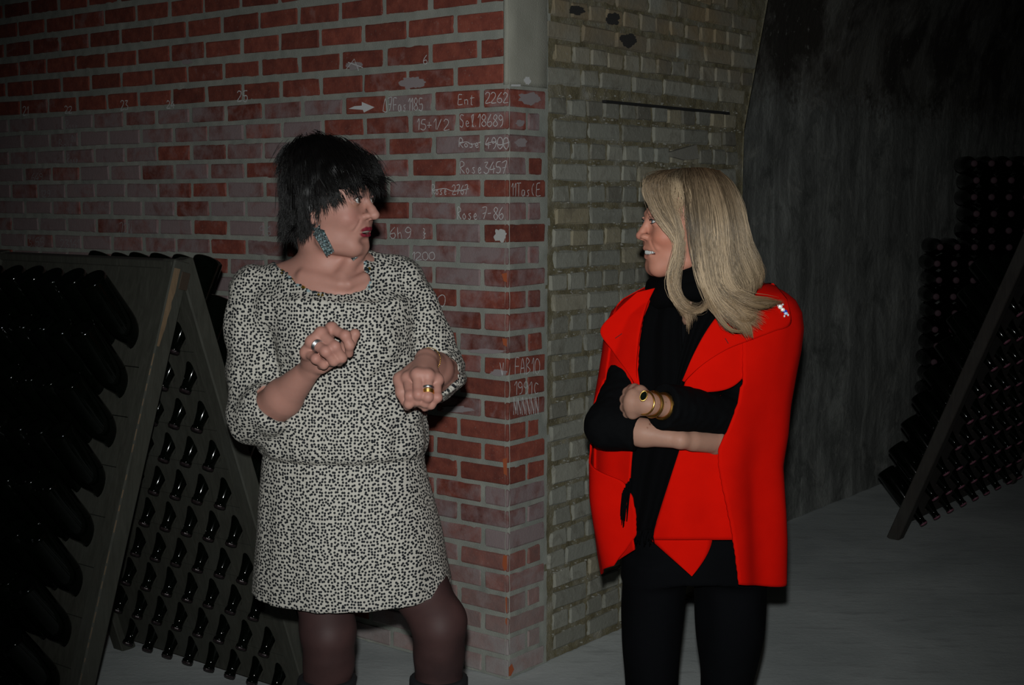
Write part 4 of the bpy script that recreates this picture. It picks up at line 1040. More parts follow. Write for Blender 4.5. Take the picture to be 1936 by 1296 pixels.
for x, y in GEMPOS:
    h = bvh.ray_cast(Vector((0, 0, CAM_H)), ray(x, y).normalized())
    if h[0] is None: continue
    k = random.choice(('dark', 'dark', 'dark', 'gold', 'clear')); adopt(link('gem', gem(h[0], random.uniform(.0020, .0042), k), gems[k]), dress)
# ---- tights and boots
def legs1(off, z0, z1, nm):
    S = Field(np.arange(-.56, -.07, .004), np.arange(2.86, 3.20, .004), np.arange(z0 - .01, z1 + .012, .004))
    for side, (hx, kx, ky, sx, cx) in enumerate(((604, 619, 1208, 607, 604), (772, 829, 1192, 822, 826))):
        hip = P(hx, 1000, 3.06); kn = P(kx, ky, 2.995); X = P(cx, 1290, 3.0).x
        th = P(hx + (kx - hx) * .45, 1120, 3.045)
        S.chain([hip, th, kn + Vector((0, .012, .015)), kn + Vector((0, .02, -.06)), Vector((X, 3.045, .36)), Vector((X, 3.05, .20)), Vector((X, 3.05, .09))], [q + off for q in (.066, .061, .060, .054, .056, .042, .034)], .02)
        S.cone(kn + Vector((.004, -.010, .0)), .045 + off, kn + Vector((.002, -.006, -.03)), .042 + off, .02)
    S.plane(Vector((0, 3, z1)), Vector((0, 0, 1)), (-1, 2, z1 - .1), (0, 4, z1 + .1)); S.plane(Vector((0, 3, z0)), Vector((0, 0, -1)), (-1, 2, z0 - .1), (0, 4, z0 + .1))
    V, Q = S.mesh(); V = relax(V, Q, 2); return np_mesh(V, Q, nm)
def m_tights(N, b):
    v = N.n('ShaderNodeNewGeometry').outputs['Position']; n = N.noise(v, 9, 4, .5); N.l(N.ramp(n, [(.3, (.034, .019, .019)), (.7, (.062, .031, .029))]), b.inputs['Base Color'])
    b.inputs['Roughness'].default_value = .6; b.inputs['Specular IOR Level'].default_value = .2
adopt(link('tights', legs1(0, .40, .78, 'tights'), mat('sheer_black_tights', m_tights)), pA)
M_BOOT = mat('black_suede', base=(.006, .0065, .008), rough=.75)
boots = adopt(link('boots', legs1(.012, .075, .465, 'boots'), M_BOOT, label='black boots'), pA)
for cx in (604, 826):
    X = P(cx, 1290, 3.0).x; S = Field(np.arange(X - .07, X + .07, .004), np.arange(2.76, 3.13, .004), np.arange(-.005, .16, .004))
    S.cone(Vector((X, 3.055, .10)), .043, Vector((X, 2.97, .06)), .040, .02); S.cone(Vector((X, 2.95, .048)), .040, Vector((X, 2.87, .030)), .030, .02); S.cone(Vector((X, 3.08, .08)), .030, Vector((X, 3.085, .01)), .020, .01)
    S.plane(Vector((0, 0, .003)), Vector((0, 0, -1)), (-1, 2, -.1), (1, 4, .08)); V, Q = S.mesh(); adopt(link('boot_foot', np_mesh(relax(V, Q, 1), Q), M_BOOT), boots)

# ---- hair: dark cap and layered short locks
M_HAIRD = mat('dark_hair', m_hair(.38, .30))
def hair1():
    S = Field(np.arange(-.50, -.20, .0035), np.arange(2.86, 3.20, .0035), np.arange(1.40, 1.74, .0035)); M = H1.M
    S.ell(H1(0, -.022, .080), (.085, .104, .090), M, .01); S.ell(H1(0, -.055, .015), (.074, .066, .075), M, .03)
    S.ell(H1(0, .052, .092), (.074, .052, .042), M, .03)
    for s in (-1, 1): S.ell(H1(s * .066, -.030, .02), (.020, .040, .055), M, .02)
    S.ell(H1(0, .098, .000), (.075, .062, .066), M, .008, 'sub'); S.cone(H1(-.05, .06, -.06), .05, H1(.05, .06, -.06), .05, .01, 'sub')
    V, Q = S.mesh(); V = relax(V, Q, 2); return V, Q
V0, Q0 = hair1(); N0 = normals(V0, Q0); V0 = V0 + N0 * (.004 * vnoise(V0, 40, 2))[:, None]
rng = np.random.default_rng(4); paths = []; rad = []; cols = []
L0 = H1.inv(V0); crown = np.array([.01, -.045, .165])
cand = np.where((L0[:, 2] > -.045) & ~((L0[:, 1] > .035) & (L0[:, 2] < .055)))[0]
clump = rng.choice(cand, 620)
for ci in clump:
    L = L0[ci]; ns = H1.inv(V0[ci] + N0[ci]) - L; d = L - crown; d -= ns * (d @ ns); d /= np.linalg.norm(d) + 1e-9
    front = np.clip((L[1] - .02) / .05, 0, 1) * np.clip((L[2] - .06) / .05, 0, 1)
    back = np.clip((-L[1] - .02) / .05, 0, 1) * np.clip((.06 - L[2]) / .06, 0, 1)
    ln = rng.uniform(.038, .066) + .012 * back; cv = rng.normal(0, .35, 3); flick = rng.uniform(.000, .012)
    for k in range(16):
        st = L + rng.normal(0, .0050, 3); st = st + ns * (.001 - .002 * rng.random()); K = 8; p = [st]; dd = d + rng.normal(0, .06, 3)
        for j in range(1, K):
            g = np.array([0, 0, -1.0]) * (.10 + .22 * j / K); dd = dd + g + cv * .05 * math.sin(j * .9)
            # stay outside the skull
            q = p[-1]; e = (q - np.array([0, -.02, .05])) / np.array([.082, .104, .105]); rr = np.linalg.norm(e)
            nn_ = e / np.array([.082, .104, .105]); nn_ /= np.linalg.norm(nn_)
            if rr < 1.05: dd = dd - nn_ * min(0, dd @ nn_) + nn_ * .10
            dd = dd / np.linalg.norm(dd); p.append(q + dd * ln / K + ns * flick * (j / K) ** 3 * .3)
        paths.append(np.array([H1(*q) for q in p])); rad.append(rng.uniform(.00035, .0006)); b_ = rng.uniform(.5, 1.3); cols.append(np.array([.0022, .0018, .0017]) * b_)
# fringe over the forehead and wisps in front of the ear
for k in range(900):
    r0 = rng.uniform(-.066, .070); cl = math.sin(r0 * 160) * .5 + .5
    st = np.array([r0 * .75, .055 + rng.uniform(-.02, .012), .122 + rng.uniform(-.012, .012)]); tipz = .058 + .020 * cl + rng.normal(0, .005) + .10 * max(0, abs(r0) - .045) * (-1)
    fwd = math.sqrt(max(.0005, 1 - (r0 / .085) ** 2)); mid = np.array([r0 * .98, .036 + .062 * fwd, .098 + rng.normal(0, .003)]); tip = np.array([r0 * 1.08 + .012 + rng.normal(0, .004), .030 + .066 * fwd + rng.normal(0, .002), tipz])
    paths.append(np.array([H1(*q) for q in spline([st, mid, (mid + tip) / 2 + np.array([.002, .004, 0]), tip], 9)])); rad.append(rng.uniform(.00035, .0006)); cols.append(np.array([.0026, .0020, .0018]) * rng.uniform(.6, 1.5))
for s in (-1, 1):
    for k in range(420):
        f0 = rng.uniform(-.012, .060); cl = .5 + .5 * math.sin(f0 * 330)
        st = np.array([s * (.074 - .25 * max(0, f0 - .02)), f0 - .01, .085 + rng.uniform(-.01, .01)]); mid = np.array([s * (.081 - .30 * max(0, f0 - .02)), f0 + .004, .04]); tip = np.array([s * (.078 - .38 * max(0, f0 - .02)), f0 + .012 + rng.normal(0, .003), .012 - .022 * cl + .5 * max(0, f0 - .025) + rng.normal(0, .005)])
        paths.append(np.array([H1(*q) for q in spline([st, mid, tip], 8)])); rad.append(rng.uniform(.00035, .0006)); cols.append(np.array([.0028, .0021, .0019]) * rng.uniform(.6, 1.5))
for k in range(700):    # nape
    a = rng.uniform(-1.25, 1.25); st = np.array([.068 * math.sin(a), -.045 - .055 * math.cos(a), rng.uniform(-.03, .03)]); tip = st + np.array([.010 * math.sin(a) + rng.normal(0, .004), -.012 * math.cos(a) + rng.normal(0, .004), -rng.uniform(.04, .065)])
    paths.append(np.array([H1(*q) for q in spline([st, (st + tip) / 2 + np.array([0, .002, 0]), tip], 7)])); rad.append(.0005); cols.append(np.array([.0024, .0019, .0017]) * rng.uniform(.6, 1.4))
V1, Q1, C1 = strands(paths, rad, cols)
me = np_mesh(np.concatenate([V0, V1]), np.concatenate([Q0, Q1 + len(V0)]), 'hair'); vcol(me, 'tone', np.concatenate([np.tile([.0018, .0015, .0014], (len(V0), 1)), C1]))
adopt(link('hair', me, M_HAIRD, label='short layered black hair with a fringe', smooth=True), pA)

# ---- jewellery
M_SILV = mat('silver', base=(.62, .64, .66), rough=.34, metal=1.0); M_GOLD = mat('gold', base=(.85, .52, .14), rough=.32, metal=1.0)
def m_glit(N, b):
    v = N.n('ShaderNodeTexVoronoi', Scale=420.0); N.l(N.n('ShaderNodeNewGeometry').outputs['Position'], v.inputs['Vector'])
    N.l(N.ramp(v.outputs['Color'], [(.15, (.02, .03, .035)), (.5, (.25, .36, .38)), (.85, (.75, .80, .78))]), b.inputs['Base Color']); N.bump(v.outputs['Distance'], b, 1.0, .003)
M_GLIT = mat('rhinestones', m_glit, rough=.15, metal=.85)
def plate(pts, Y, th, name, m, parent, label=None):
    c = [P(x, y, Y) for x, y in pts]; n = len(c); V = c + [p + Vector((0, th, 0)) for p in c]
    bm = bmesh.new(); vs = [bm.verts.new(v) for v in V]
    bm.faces.new(vs[:n]); bm.faces.new(vs[n:][::-1])
    for i in range(n): bm.faces.new((vs[i], vs[i - 1], vs[n + i - 1], vs[n + i]))
    bmesh.ops.recalc_face_normals(bm, faces=bm.faces)
    return adopt(link(name, bm_mesh(bm), m, label=label), parent)
YE = float(H1(.080, .0, -.03)[1]) - .012
star = [(601 + (13.5 if k % 2 == 0 else 6) * math.sin(k * math.pi / 5 + .25), 437 - (13.5 if k % 2 == 0 else 6) * math.cos(k * math.pi / 5 + .25)) for k in range(10)]
er = plate(star, YE, .003, 'earring', M_GLIT, pA, 'dangling rhinestone earring, star over a tapered plate')
plate([(594, 446), (613, 437), (632, 475), (617, 485)], YE + .001, .003, 'earring_plate', M_GLIT, er)
for t in np.linspace(.1, 1, 7):      # stones in rows on the plate
    for s in np.linspace(.1, .9, 4):
        x = 594 + 19 * s + (23 - 4 * s) * t; y = 446 - 9 * s + (39 - 0 * s) * t - 1.0 * s * t
        bm = bmesh.new(); bmesh.ops.create_icosphere(bm, subdivisions=1, radius=.0020, matrix=Matrix.Translation(P(x, y, YE - .0005))); adopt(link('rhinestone', bm_mesh(bm), gems['clear'] if (int(s * 10) + int(t * 9)) % 2 else M_SILV), er)
V, Fc = tube([P(597, 408, YE + .006), P(598, 416, YE + .002), P(600, 425, YE)], .0007, 6); adopt(link('earring_hook', mesh_from(V, Fc), M_SILV), er)
hb = tree_of(bodyA.data).ray_cast(Vector((0, 0, CAM_H)), ray(670, 490).normalized())
plate([(663, 489), (673, 483), (677, 487), (668, 494)], hb[0].y - .004, .003, 'earring', M_GLIT, pA, 'second rhinestone earring, mostly hidden behind the chin')
def ring_on(h, fi, t, r, m, wdt, nm='ring'):
    a, b = h['mcp'][fi], h['f'][fi][0]; c = a.lerp(b, t); ax = (b - a).normalized(); parts = []
    for k in range(3):
        parts.append(tube(torus_pts(c + ax * (k - 1) * wdt, ax, r), .0019, 8, False))
    V, Fc = merge(parts); return adopt(link(nm, mesh_from(V, Fc), m, smooth=True), pA)
ring_on(wr1['R'], 2, .42, .0122, M_SILV, .0032)['label'] = 'wide ribbed silver ring'
ring_on(wr1['L'], 2, .78, .0114, M_GOLD, .0026)['label'] = 'gold ring'; ring_on(wr1['L'], 2, .60, .0116, M_SILV, .0012)['label'] = 'thin silver ring'
parts = []
wv = wr1['L']; c = wv['w'].lerp(wv['fm'], .10); ax = (wv['w'] - wv['fm']).normalized()
tp = torus_pts(c, ax, .0295, 44, 1.0, .95)
for i, p in enumerate(tp[:-1]):
    q = tp[i + 1]; parts.append(tube([p, p.lerp(q, .5) + ax * (.0012 if i % 2 else -.0012), q], .0010, 6))
V, Fc = merge(parts); adopt(link('bracelet', mesh_from(V, Fc), M_GOLD, label='thin gold chain bracelet', smooth=True), pA)
# ================================================================== WOMAN IN THE RED CAPE
Y2 = 3.20
a2 = math.radians(78)
H2 = Frame(P(1298, 440, 3.12), (-math.sin(a2), -math.cos(a2), .01), (0, 0, 1), (1.0, 1.03, .94))
wr2 = dict(
 L=dict(el=P(1385, 792, 3.09), fm=P(1385, 792, 3.09).lerp(P(1228, 764, 2.930), .5), w=P(1228, 764, 2.930),
  mcp=[P(1197, 747, 2.945), P(1192, 758, 2.938), P(1192, 770, 2.940), P(1196, 781, 2.948)],
  f=[[P(1186, 742, 2.990), P(1186, 742, 3.020), P(1192, 743, 3.038)], [P(1181, 756, 2.985), P(1181, 757, 3.020), P(1188, 758, 3.040)], [P(1181, 771, 2.986), P(1181, 772, 3.018), P(1188, 773, 3.036)], [P(1186, 784, 2.988), P(1186, 786, 3.012), P(1192, 787, 3.026)]],
  th=[P(1220, 752, 2.945), P(1210, 742, 2.955), P(1200, 736, 2.975), P(1194, 735, 3.000)]),
 R=dict(el=P(1149, 806, 3.03), fm=P(1149, 806, 3.03).lerp(P(1286, 832, 2.965), .5), w=P(1286, 832, 2.965),
  mcp=[P(1357, 827, 3.028), P(1359, 834, 3.020), P(1357, 842, 3.022), P(1351, 848, 3.030)],
  f=[[P(1378, 825, 3.065), P(1394, 822, 3.080), P(1406, 820, 3.090)], [P(1380, 835, 3.064), P(1398, 836, 3.080), P(1410, 836, 3.092)], [P(1378, 845, 3.066), P(1394, 848, 3.082), P(1404, 849, 3.092)], [P(1370, 852, 3.070), P(1382, 857, 3.084), P(1390, 858, 3.092)]],
  th=[P(1316, 824, 3.012), P(1338, 815, 3.028), P(1358, 809, 3.050), P(1370, 806, 3.070)]))
def body2():
    S = Field(np.arange(.145, .585, .0022), np.arange(2.875, 3.32, .0024), axis([(.0, .94, .008), (.94, 1.155, .0022), (1.155, 1.34, .004), (1.34, 1.645, .0020)]))
    def mouth(S, H, E, C):
        U = [(-.0315, .0690, -.0385), (-.018, .0875, -.0390), (0, .0945, -.0375), (.018, .0875, -.0390), (.0315, .0690, -.0385)]
        L = [(-.0305, .0690, -.0405), (-.017, .0855, -.0550), (0, .0915, -.0585), (.017, .0855, -.0550), (.0305, .0690, -.0405)]
        S.ell(H(0, .0880, -.0485), np.array([.0315, .024, .0070]) * H.sc, H.M, .003, 'sub')
        for q in (U, L):
            for p, r_ in zip(q[:-1], q[1:]): C(p, .0034, r_, .0034, .005)
        S.ell(H(0, .0800, -.0490), np.array([.0260, .006, .0120]) * H.sc, H.M, .002)
        for s in (-1, 1): S.cone(H(s * .034, .068, -.030), .0018, H(s * .037, .062, -.058), .0016, .006, 'sub')
    head_sdf(S, H2, dict(width=.96, cheek=.006, cheekup=.005, open=.0046, crease=False, nose=.1065, nose_r=.0088, mouth=mouth))
    S.cone(H2(0, -.024, -.05), .048, P(1322, 560, 3.17), .052, .015)
    S.cone(P(1318, 575, 3.17), .048, P(1212, 602, 3.17), .034, .03); S.cone(P(1325, 572, 3.18), .050, P(1445, 592, 3.21), .040, .04)
    zc = [P(0, y, Y2).z for y in (575, 660, 780, 880, 960, 1060)]; X = P(1315, 800, Y2).x
    S.loft(zc, [X] * 6, [3.19] * 6, [.125, .135, .125, .115, .130, .135], [.070, .085, .082, .080, .088, .085], .03)
    S.ell(P(1297, 590, 3.085), (.012, .022, .030), None, .02)
    S.chain([P(1440, 610, 3.215), wr2['L']['el']], [.040, .036], .02); S.chain([P(1208, 632, 3.185), P(1186, 715, 3.135), wr2['R']['el']], [.036, .036, .036], .02)
    for h, rw in ((wr2['L'], (.036, .0300, .0225)), (wr2['R'], (.036, .0300, .0190))): hand_sdf(S, h, rw, .96, .0112)
    for hx, fx in ((1235, 1235), (1382, 1376)):
        X = P(fx, 1290, Y2).x; S.chain([P(hx, 1060, Y2), P(hx, 1190, Y2), Vector((X, 3.21, .10)), Vector((X, 3.21, .09))], [.062, .050, .034, .030], .02); S.cone(Vector((X, 3.21, .08)), .026, Vector((X - .03, 3.09, .04)), .020, .02)
    V, Q = S.mesh(); V = relax(V, Q, 1, .35); L = H2.inv(V)
    T = np.tile(np.array([.37, .205, .148]), (len(V), 1)); hd = np.clip((V[:, 2] - 1.33) / .03, 0, 1)[:, None]; T = T * (1 - hd) + np.array([.48, .215, .150]) * hd
    n = vnoise(V, 16, 8); T *= (1 + .10 * n)[:, None]
    def tint(mask, c):
        m = np.clip(mask, 0, 1)[:, None]; T[:] = T * (1 - m) + np.array(c) * m
    g = lambda c, r: np.exp(-(((L - np.array(c)) / np.array(r)) ** 2).sum(1))
    for s in (-1, 1):
        tint(.7 * g((s * .040, .062, -.014), (.022, .03, .020)), (.54, .165, .100)); tint(.5 * g((s * .031, .09, .031), (.016, .02, .0075)), (.15, .10, .095))
        br = seg_dist(L, [(s * .048, .070, .041), (s * .034, .083, .0455), (s * .016, .092, .043)]); tint(np.clip((.0026 - br) / .0012, 0, 1) * .7, (.11, .05, .03))
    tint(.4 * g((0, .110, -.006), (.014, .014, .010)), (.38, .13, .10))
    lp = np.minimum(seg_dist(L, [(-.0315, .0705, -.0385), (-.018, .089, -.0390), (0, .096, -.0375), (.018, .089, -.0390), (.0315, .0705, -.0385)]), seg_dist(L, [(-.0305, .0705, -.0405), (-.017, .087, -.055), (0, .093, -.0585), (.017, .087, -.055), (.0305, .0705, -.0405)]))
    tint(np.clip((.0042 - lp) / .0015, 0, 1) * .75, (.25, .075, .065))
    tint((np.linalg.norm((L - np.array([0, .0795, -.049])) / np.array([.031, .0088, .0105]), axis=1) < 1) * 1.0, (.10, .025, .022))
    for p, r_ in ((P(1231, 806, 2.95), .0018), (P(1226, 812, 2.95), .0012), (P(1259, 761, 2.93), .0012), (P(1246, 765, 2.92), .0010)): tint(np.clip(1.6 - np.hypot(V[:, 0] - p.x, V[:, 2] - p.z) / r_, 0, .8) * (V[:, 1] < 3.0), (.14, .05, .03))
    me = np_mesh(V, Q, 'body'); vcol(me, 'tone', T); return me
pB = empty('person', (P(1310, 1290, Y2).x, Y2, 0), 'smiling blonde woman in a red cape and black scarf, arms crossed', 'person')
adopt(link('body', body2(), M_SKIN, label='tanned skin'), pB)
for s in (-1, 1): adopt(link('eye', eye_mesh(H2(s * .031, .0785, .0262), .0120, H2.M @ np.array([.05, 1, .05]), M_IRIS), label='blue eye'), pB)
parts = []
for s in (-1, 1):
    parts.append(tube([Vector(H2(s * r, f, u)) for r, f, u in ((.0450, .0830, .0285), (.040, .0900, .0305), (.0335, .0928, .0312), (.027, .0938, .0305), (.0215, .0905, .0275))], [.0006, .0013, .0014, .0012, .0006], 6))
    parts.append(tube([Vector(H2(s * r, f, u)) for r, f, u in ((.0445, .0830, .0265), (.039, .0895, .0228), (.0325, .0915, .0215), (.0255, .0915, .0225))], [.0005, .0009, .0009, .0005], 5))
V, Fc = merge(parts); adopt(link('eyelash', mesh_from(V, Fc), M_LASH), pB)
parts = []
tf = lambda r: .0905 - 11.5 * r * r
for i in range(12):
    r0 = (i - 5.5) * .0052; hw = .0025; f = tf(r0); sl = -23 * r0; hgt = (.0108, .0104, .0108, .0094, .0084, .0070)[int(abs(i - 5.5))]
    bm = bmesh.new(); bmesh.ops.create_cube(bm, size=1)
    for v in bm.verts: v.co = Vector((v.co.x * 2 * hw * (1.0 if v.co.z > 0 else .88), v.co.y * .004, v.co.z * hgt))
    bmesh.ops.bevel(bm, geom=bm.edges[:], offset=.0011, segments=2, affect='EDGES'); bm.verts.index_update()
    vs = [Vector(H2(r0 + v.co.x, f + v.co.y + sl * v.co.x, -.0415 - hgt / 2 + v.co.z)) for v in bm.verts]; parts.append((vs, [tuple(v.index for v in q.verts) for q in bm.faces])); bm.free()
V, Fc = merge(parts); adopt(link('teeth', mesh_from(V, Fc), mat('teeth_b', base=(.58, .60, .58), rough=.2), smooth=True), pB)

# ---- black top and trousers
def m_black(c, r, sc=160):
    def f(N, b):
        pos = N.n('ShaderNodeNewGeometry').outputs['Position']; n = N.noise(pos, sc, 3, .6); n2 = N.noise(pos, 12, 3, .5)
        N.l(N.mix(n2, c, tuple(q * 1.6 for q in c)), b.inputs['Base Color']); b.inputs['Roughness'].default_value = r; b.inputs['Specular IOR Level'].default_value = .05; N.bump(n, b, .3, .002)
    return f
M_KNIT = mat('black_knit', m_black((.0022, .0024, .0028), .9)); M_TROU = mat('black_trouser_cloth', m_black((.0020, .0022, .0028), .85, 300)); M_SCARF = mat('black_wool', m_black((.0014, .0015, .0018), .95, 220))
def top2():
    S = Field(np.arange(.13, .60, .004), np.arange(2.88, 3.33, .004), np.arange(.78, 1.47, .004))
    zc = [P(0, y, Y2).z for y in (575, 620, 680, 760, 850, 930, 1010, 1070)]; X = P(1315, 800, Y2).x
    S.loft(zc, [X] * 8, [3.195] * 8, [.125, .150, .158, .150, .138, .140, .150, .155], [.070, .088, .100, .100, .096, .098, .104, .105], .03)
    S.cone(P(1318, 572, 3.17), .056, P(1208, 605, 3.17), .040, .03); S.cone(P(1325, 570, 3.18), .058, P(1445, 600, 3.21), .050, .04)
    for h, sh, rad, t0, k0 in ((wr2['L'], P(1440, 612, 3.215), (.050, .053, .0500), .86, .060), (wr2['R'], P(1206, 632, 3.185), (.044, .049, .0425), .43, .050)):
        e, w = h['el'], h['w']; B = Field(S.x, S.y, S.z); cf = e.lerp(w, t0); far = e.lerp(w, t0 + .15)
        B.chain([sh, e, far] if t0 > .6 else [sh, P(1188, 712, 3.135), e, far], rad if t0 > .6 else (.044, .043, .049, .0425), .02)
        ax = (w - e).normalized(); sl, (X_, Y_, Z_) = B.win(np.array(far) - .12, np.array(far) + .12)
        B.comb(sl, (-((X_ - cf.x) * ax.x + (Y_ - cf.y) * ax.y + (Z_ - cf.z) * ax.z)).astype(np.float32), .003, 'sub')
        B.cone(e.lerp(w, t0 - .14), .026, e.lerp(w, t0 + .1), .0365 if t0 > .6 else .034, .002, 'sub')
        S.comb((slice(None),) * 3, B.F, .012, 'add')
    S.ell(P(1296, 586, 3.05), (.014, .07, .030), None, .004, 'sub')
    V, Q = S.mesh(); V = relax(V, Q, 2); N = normals(V, Q); V = V + N * (.0022 * vnoise(V, 26, 5) + .002 * vnoise(V, 60, 9))[:, None]; return np_mesh(V, Q, 'knit_top')
adopt(link('knit_top', top2(), M_KNIT, label='black knitted top with three-quarter sleeves'), pB)
def trousers2():
    S = Field(np.arange(.12, .62, .005), np.arange(3.04, 3.36, .005), np.arange(.02, .92, .005)); z = lambda py: P(0, py, Y2).z; x = lambda px: P(px, 1180, Y2).x
    S.loft([z(q) for q in (960, 1030, 1085)], [x(1312)] * 3, [3.20] * 3, [.155, .165, .162], [.112, .120, .118], .02)
    S.loft([z(1060), z(1110), z(1200), z(1296), .25, .03], [x(1240), x(1236), x(1231), x(1233), x(1236), x(1240)], [3.20, 3.20, 3.19, 3.19, 3.2, 3.2], [.076, .076, .0715, .062, .060, .062], [.095, .095, .085, .074, .068, .07], .03)
    S.loft([z(1060), z(1110), z(1200), z(1296), .25, .03], [x(1380), x(1381), x(1380), x(1375), x(1372), x(1370)], [3.21, 3.21, 3.20, 3.20, 3.21, 3.21], [.086, .085, .0815, .062, .062, .063], [.10, .10, .09, .075, .07, .07], .03)
    S.cone(Vector((x(1304), 3.0, z(1115))), .004, Vector((x(1304), 3.4, z(1112))), .004, .01, 'sub')
    V, Q = S.mesh(); V = relax(V, Q, 2); N = normals(V, Q); V = V + N * (.0035 * np.array([mn.noise(Vector((p[0] * 22, p[1] * 22, p[2] * 8))) for p in V]))[:, None]; return np_mesh(V, Q, 'trousers')
adopt(link('trousers', trousers2(), M_TROU, label='black trousers'), pB)
for fx in (1240, 1370):
    X = P(fx, 1180, Y2).x; S = Field(np.arange(X - .09, X + .09, .004), np.arange(2.98, 3.30, .004), np.arange(-.005, .12, .004))
    S.cone(Vector((X, 3.20, .055)), .042, Vector((X - .02, 3.12, .042)), .040, .02); S.cone(Vector((X - .02, 3.11, .036)), .040, Vector((X - .03, 3.05, .022)), .026, .02); S.plane(Vector((0, 0, .003)), Vector((0, 0, -1)), (-1, 2, -.1), (2, 4, .08))
    V, Q = S.mesh(); adopt(link('shoe', np_mesh(relax(V, Q, 1), Q), M_BOOT), pB)

# ---- red cape: shells around the body, defined by their outline rings
RG = np.array([  # picture row, left and right outline, front-to-back half depth
 (528, 1262, 1418, .075), (540, 1232, 1455, .105), (552, 1206, 1482, .130), (568, 1178, 1502, .150), (590, 1158, 1513, .165), (620, 1146, 1516, .175), (660, 1140, 1511, .183), (710, 1131, 1500, .190), (760, 1121, 1491, .196), (810, 1115, 1485, .200), (860, 1112, 1474, .202), (920, 1114, 1475, .202), (980, 1122, 1476, .200), (1040, 1133, 1474, .196), (1110, 1145, 1471, .190)])
RZ = np.array([P(0, r[0], Y2).z for r in RG]); RXl = np.array([P(r[1], r[0], Y2).x for r in RG]); RXr = np.array([P(r[2], r[0], Y2).x for r in RG])
def ring(z):
    i = RZ[::-1]; l, r, d = (np.interp(z, i, q[::-1]) for q in (RXl, RXr, RG[:, 3])); return (l + r) / 2, (r - l) / 2, d
def ring_pt(z, phi, g=0.0):
    cx, rx, ry = ring(z); return np.array([cx + (rx + g) * math.sin(phi), Y2 - (ry + g) * math.cos(phi), z])
def surf(px, py, g=0.0, ymax=9):
    Y = 3.05
    for _ in range(6):
        p = P(px, py, Y); cx, rx, ry = ring(p.z); s = max(-1, min(1, (p.x - cx) / (rx + g))); Y = min(ymax, Y2 - (ry + g) * math.sqrt(max(0, 1 - s * s)))
    return P(px, py, Y)
def phi_at(z, tab, g=0.0):
    ys, xs = zip(*tab); best = None
    for a in np.linspace(-1.75, 1.75, 351):
        q = ring_pt(z, a, g); u, v = to_px(q); e = abs(u - np.interp(v, ys, xs))
        if best is None or e < best[0]: best = (e, a)
    return best[1]
def sheet(rows, name=None):
    V = []; Fc = []; m = len(rows[0])
    for r in rows: V += [tuple(p) for p in r]
    for j in range(len(rows) - 1):
        for i in range(m - 1): Fc.append((j * m + i, j * m + i + 1, (j + 1) * m + i + 1, (j + 1) * m + i))
    return V, Fc
zf = lambda py: P(0, py, Y2).z
FRONT_R = [(528, 1375), (545, 1392), (580, 1376), (620, 1352), (660, 1326), (700, 1303), (740, 1290)]; FRONT_L = [(528, 1250), (545, 1236), (600, 1214), (640, 1207), (700, 1203), (760, 1208)]
SLIT_R = [(690, 1403), (715, 1402), (760, 1394), (800, 1379), (850, 1356), (880, 1357), (930, 1366), (1000, 1382), (1060, 1391), (1120, 1399)]
SLIT_L = [(700, 1150), (730, 1143), (765, 1127), (800, 1118), (850, 1115), (868, 1120), (895, 1142), (922, 1172), (960, 1190), (1000, 1196), (1040, 1196), (1070, 1172), (1110, 1152)]
def fold(z, a, amp, low):
    k = np.clip((low - z) / .35, 0, 1); return amp * k * (math.sin(a * 5 + 1.3) + .6 * math.sin(a * 9.3 + 4 * z + .5)) + .0015 * mn.noise(Vector((a * 5, z * 9, 2)))
capes = []
zt, zs, zh = RZ[0], zf(713), P(1395, 1091, 3.03).z
def a_slit(z): return phi_at(z, SLIT_R if z < zs else [(500, 1404), (690, 1404), (760, 1404)])
def b_slit(z): return phi_at(z, SLIT_L if z < zs else [(500, 1180), (560, 1172), (600, 1160), (700, 1150)])
rows = []
for z in np.linspace(zt, zh, 96):
    a, b = a_slit(z), b_slit(z)
    hem = lambda t: (.053 * max(0, math.sin(t)) ** 1.4 if t < math.pi else .04 * min(1, (t - math.pi) / 1.57) - .075 * min(1, max(0, (t - 4.75) / .8))) * np.clip((zs - z - .10) / .30, 0, 1)
    rows.append([ring_pt(z, t, fold(z, t, .011, 1.2)) - np.array([0, 0, hem(t)]) for t in np.linspace(a, b + 2 * math.pi, 130)])
capes.append(sheet(rows))
rows = []
for t in np.linspace(0, 1, 44):
    r = []
    for q in np.linspace(0, 1, 26):
        y = 533 + t * (742 - 32 * q ** 5 - 533); xf = np.interp(y, *zip(*FRONT_R)); r.append(surf(xf + (1407 - xf) * q, y, -.004))
    rows.append(r)
capes.append(sheet(rows))
rows = []
for z in np.linspace(zt, zs - .01, 40):
    e = phi_at(z, FRONT_L); o = b_slit(max(z, zs + .001)) - .05
    rows.append([ring_pt(z, t, fold(z, t, .004, 1.3) - .004) for t in np.linspace(e, o, 24)])
capes.append(sheet(rows))
IN_R = [(690, 1308), (720, 1293), (740, 1288), (850, 1285), (900, 1269), (960, 1250), (1022, 1231)]
rows = []
for y in np.linspace(748, 1021, 40):
    xi = np.interp(y, *zip(*IN_R)); xo = min(1362 if y < 838 else 9999, np.interp(y, *zip(*SLIT_R)) + 26); gap = -.022 * np.clip((y - 690) / 60, .15, 1)
    rows.append([surf(x, y, gap + .004 * math.sin(x * .06) * np.clip((y - 850) / 100, 0, 1)) for x in np.linspace(xi, xo, 30)])
capes.append(sheet(rows))
IN_L = [(720, 1203), (740, 1206), (800, 1205), (850, 1196), (950, 1188), (1000, 1196), (1060, 1202)]
rows = []
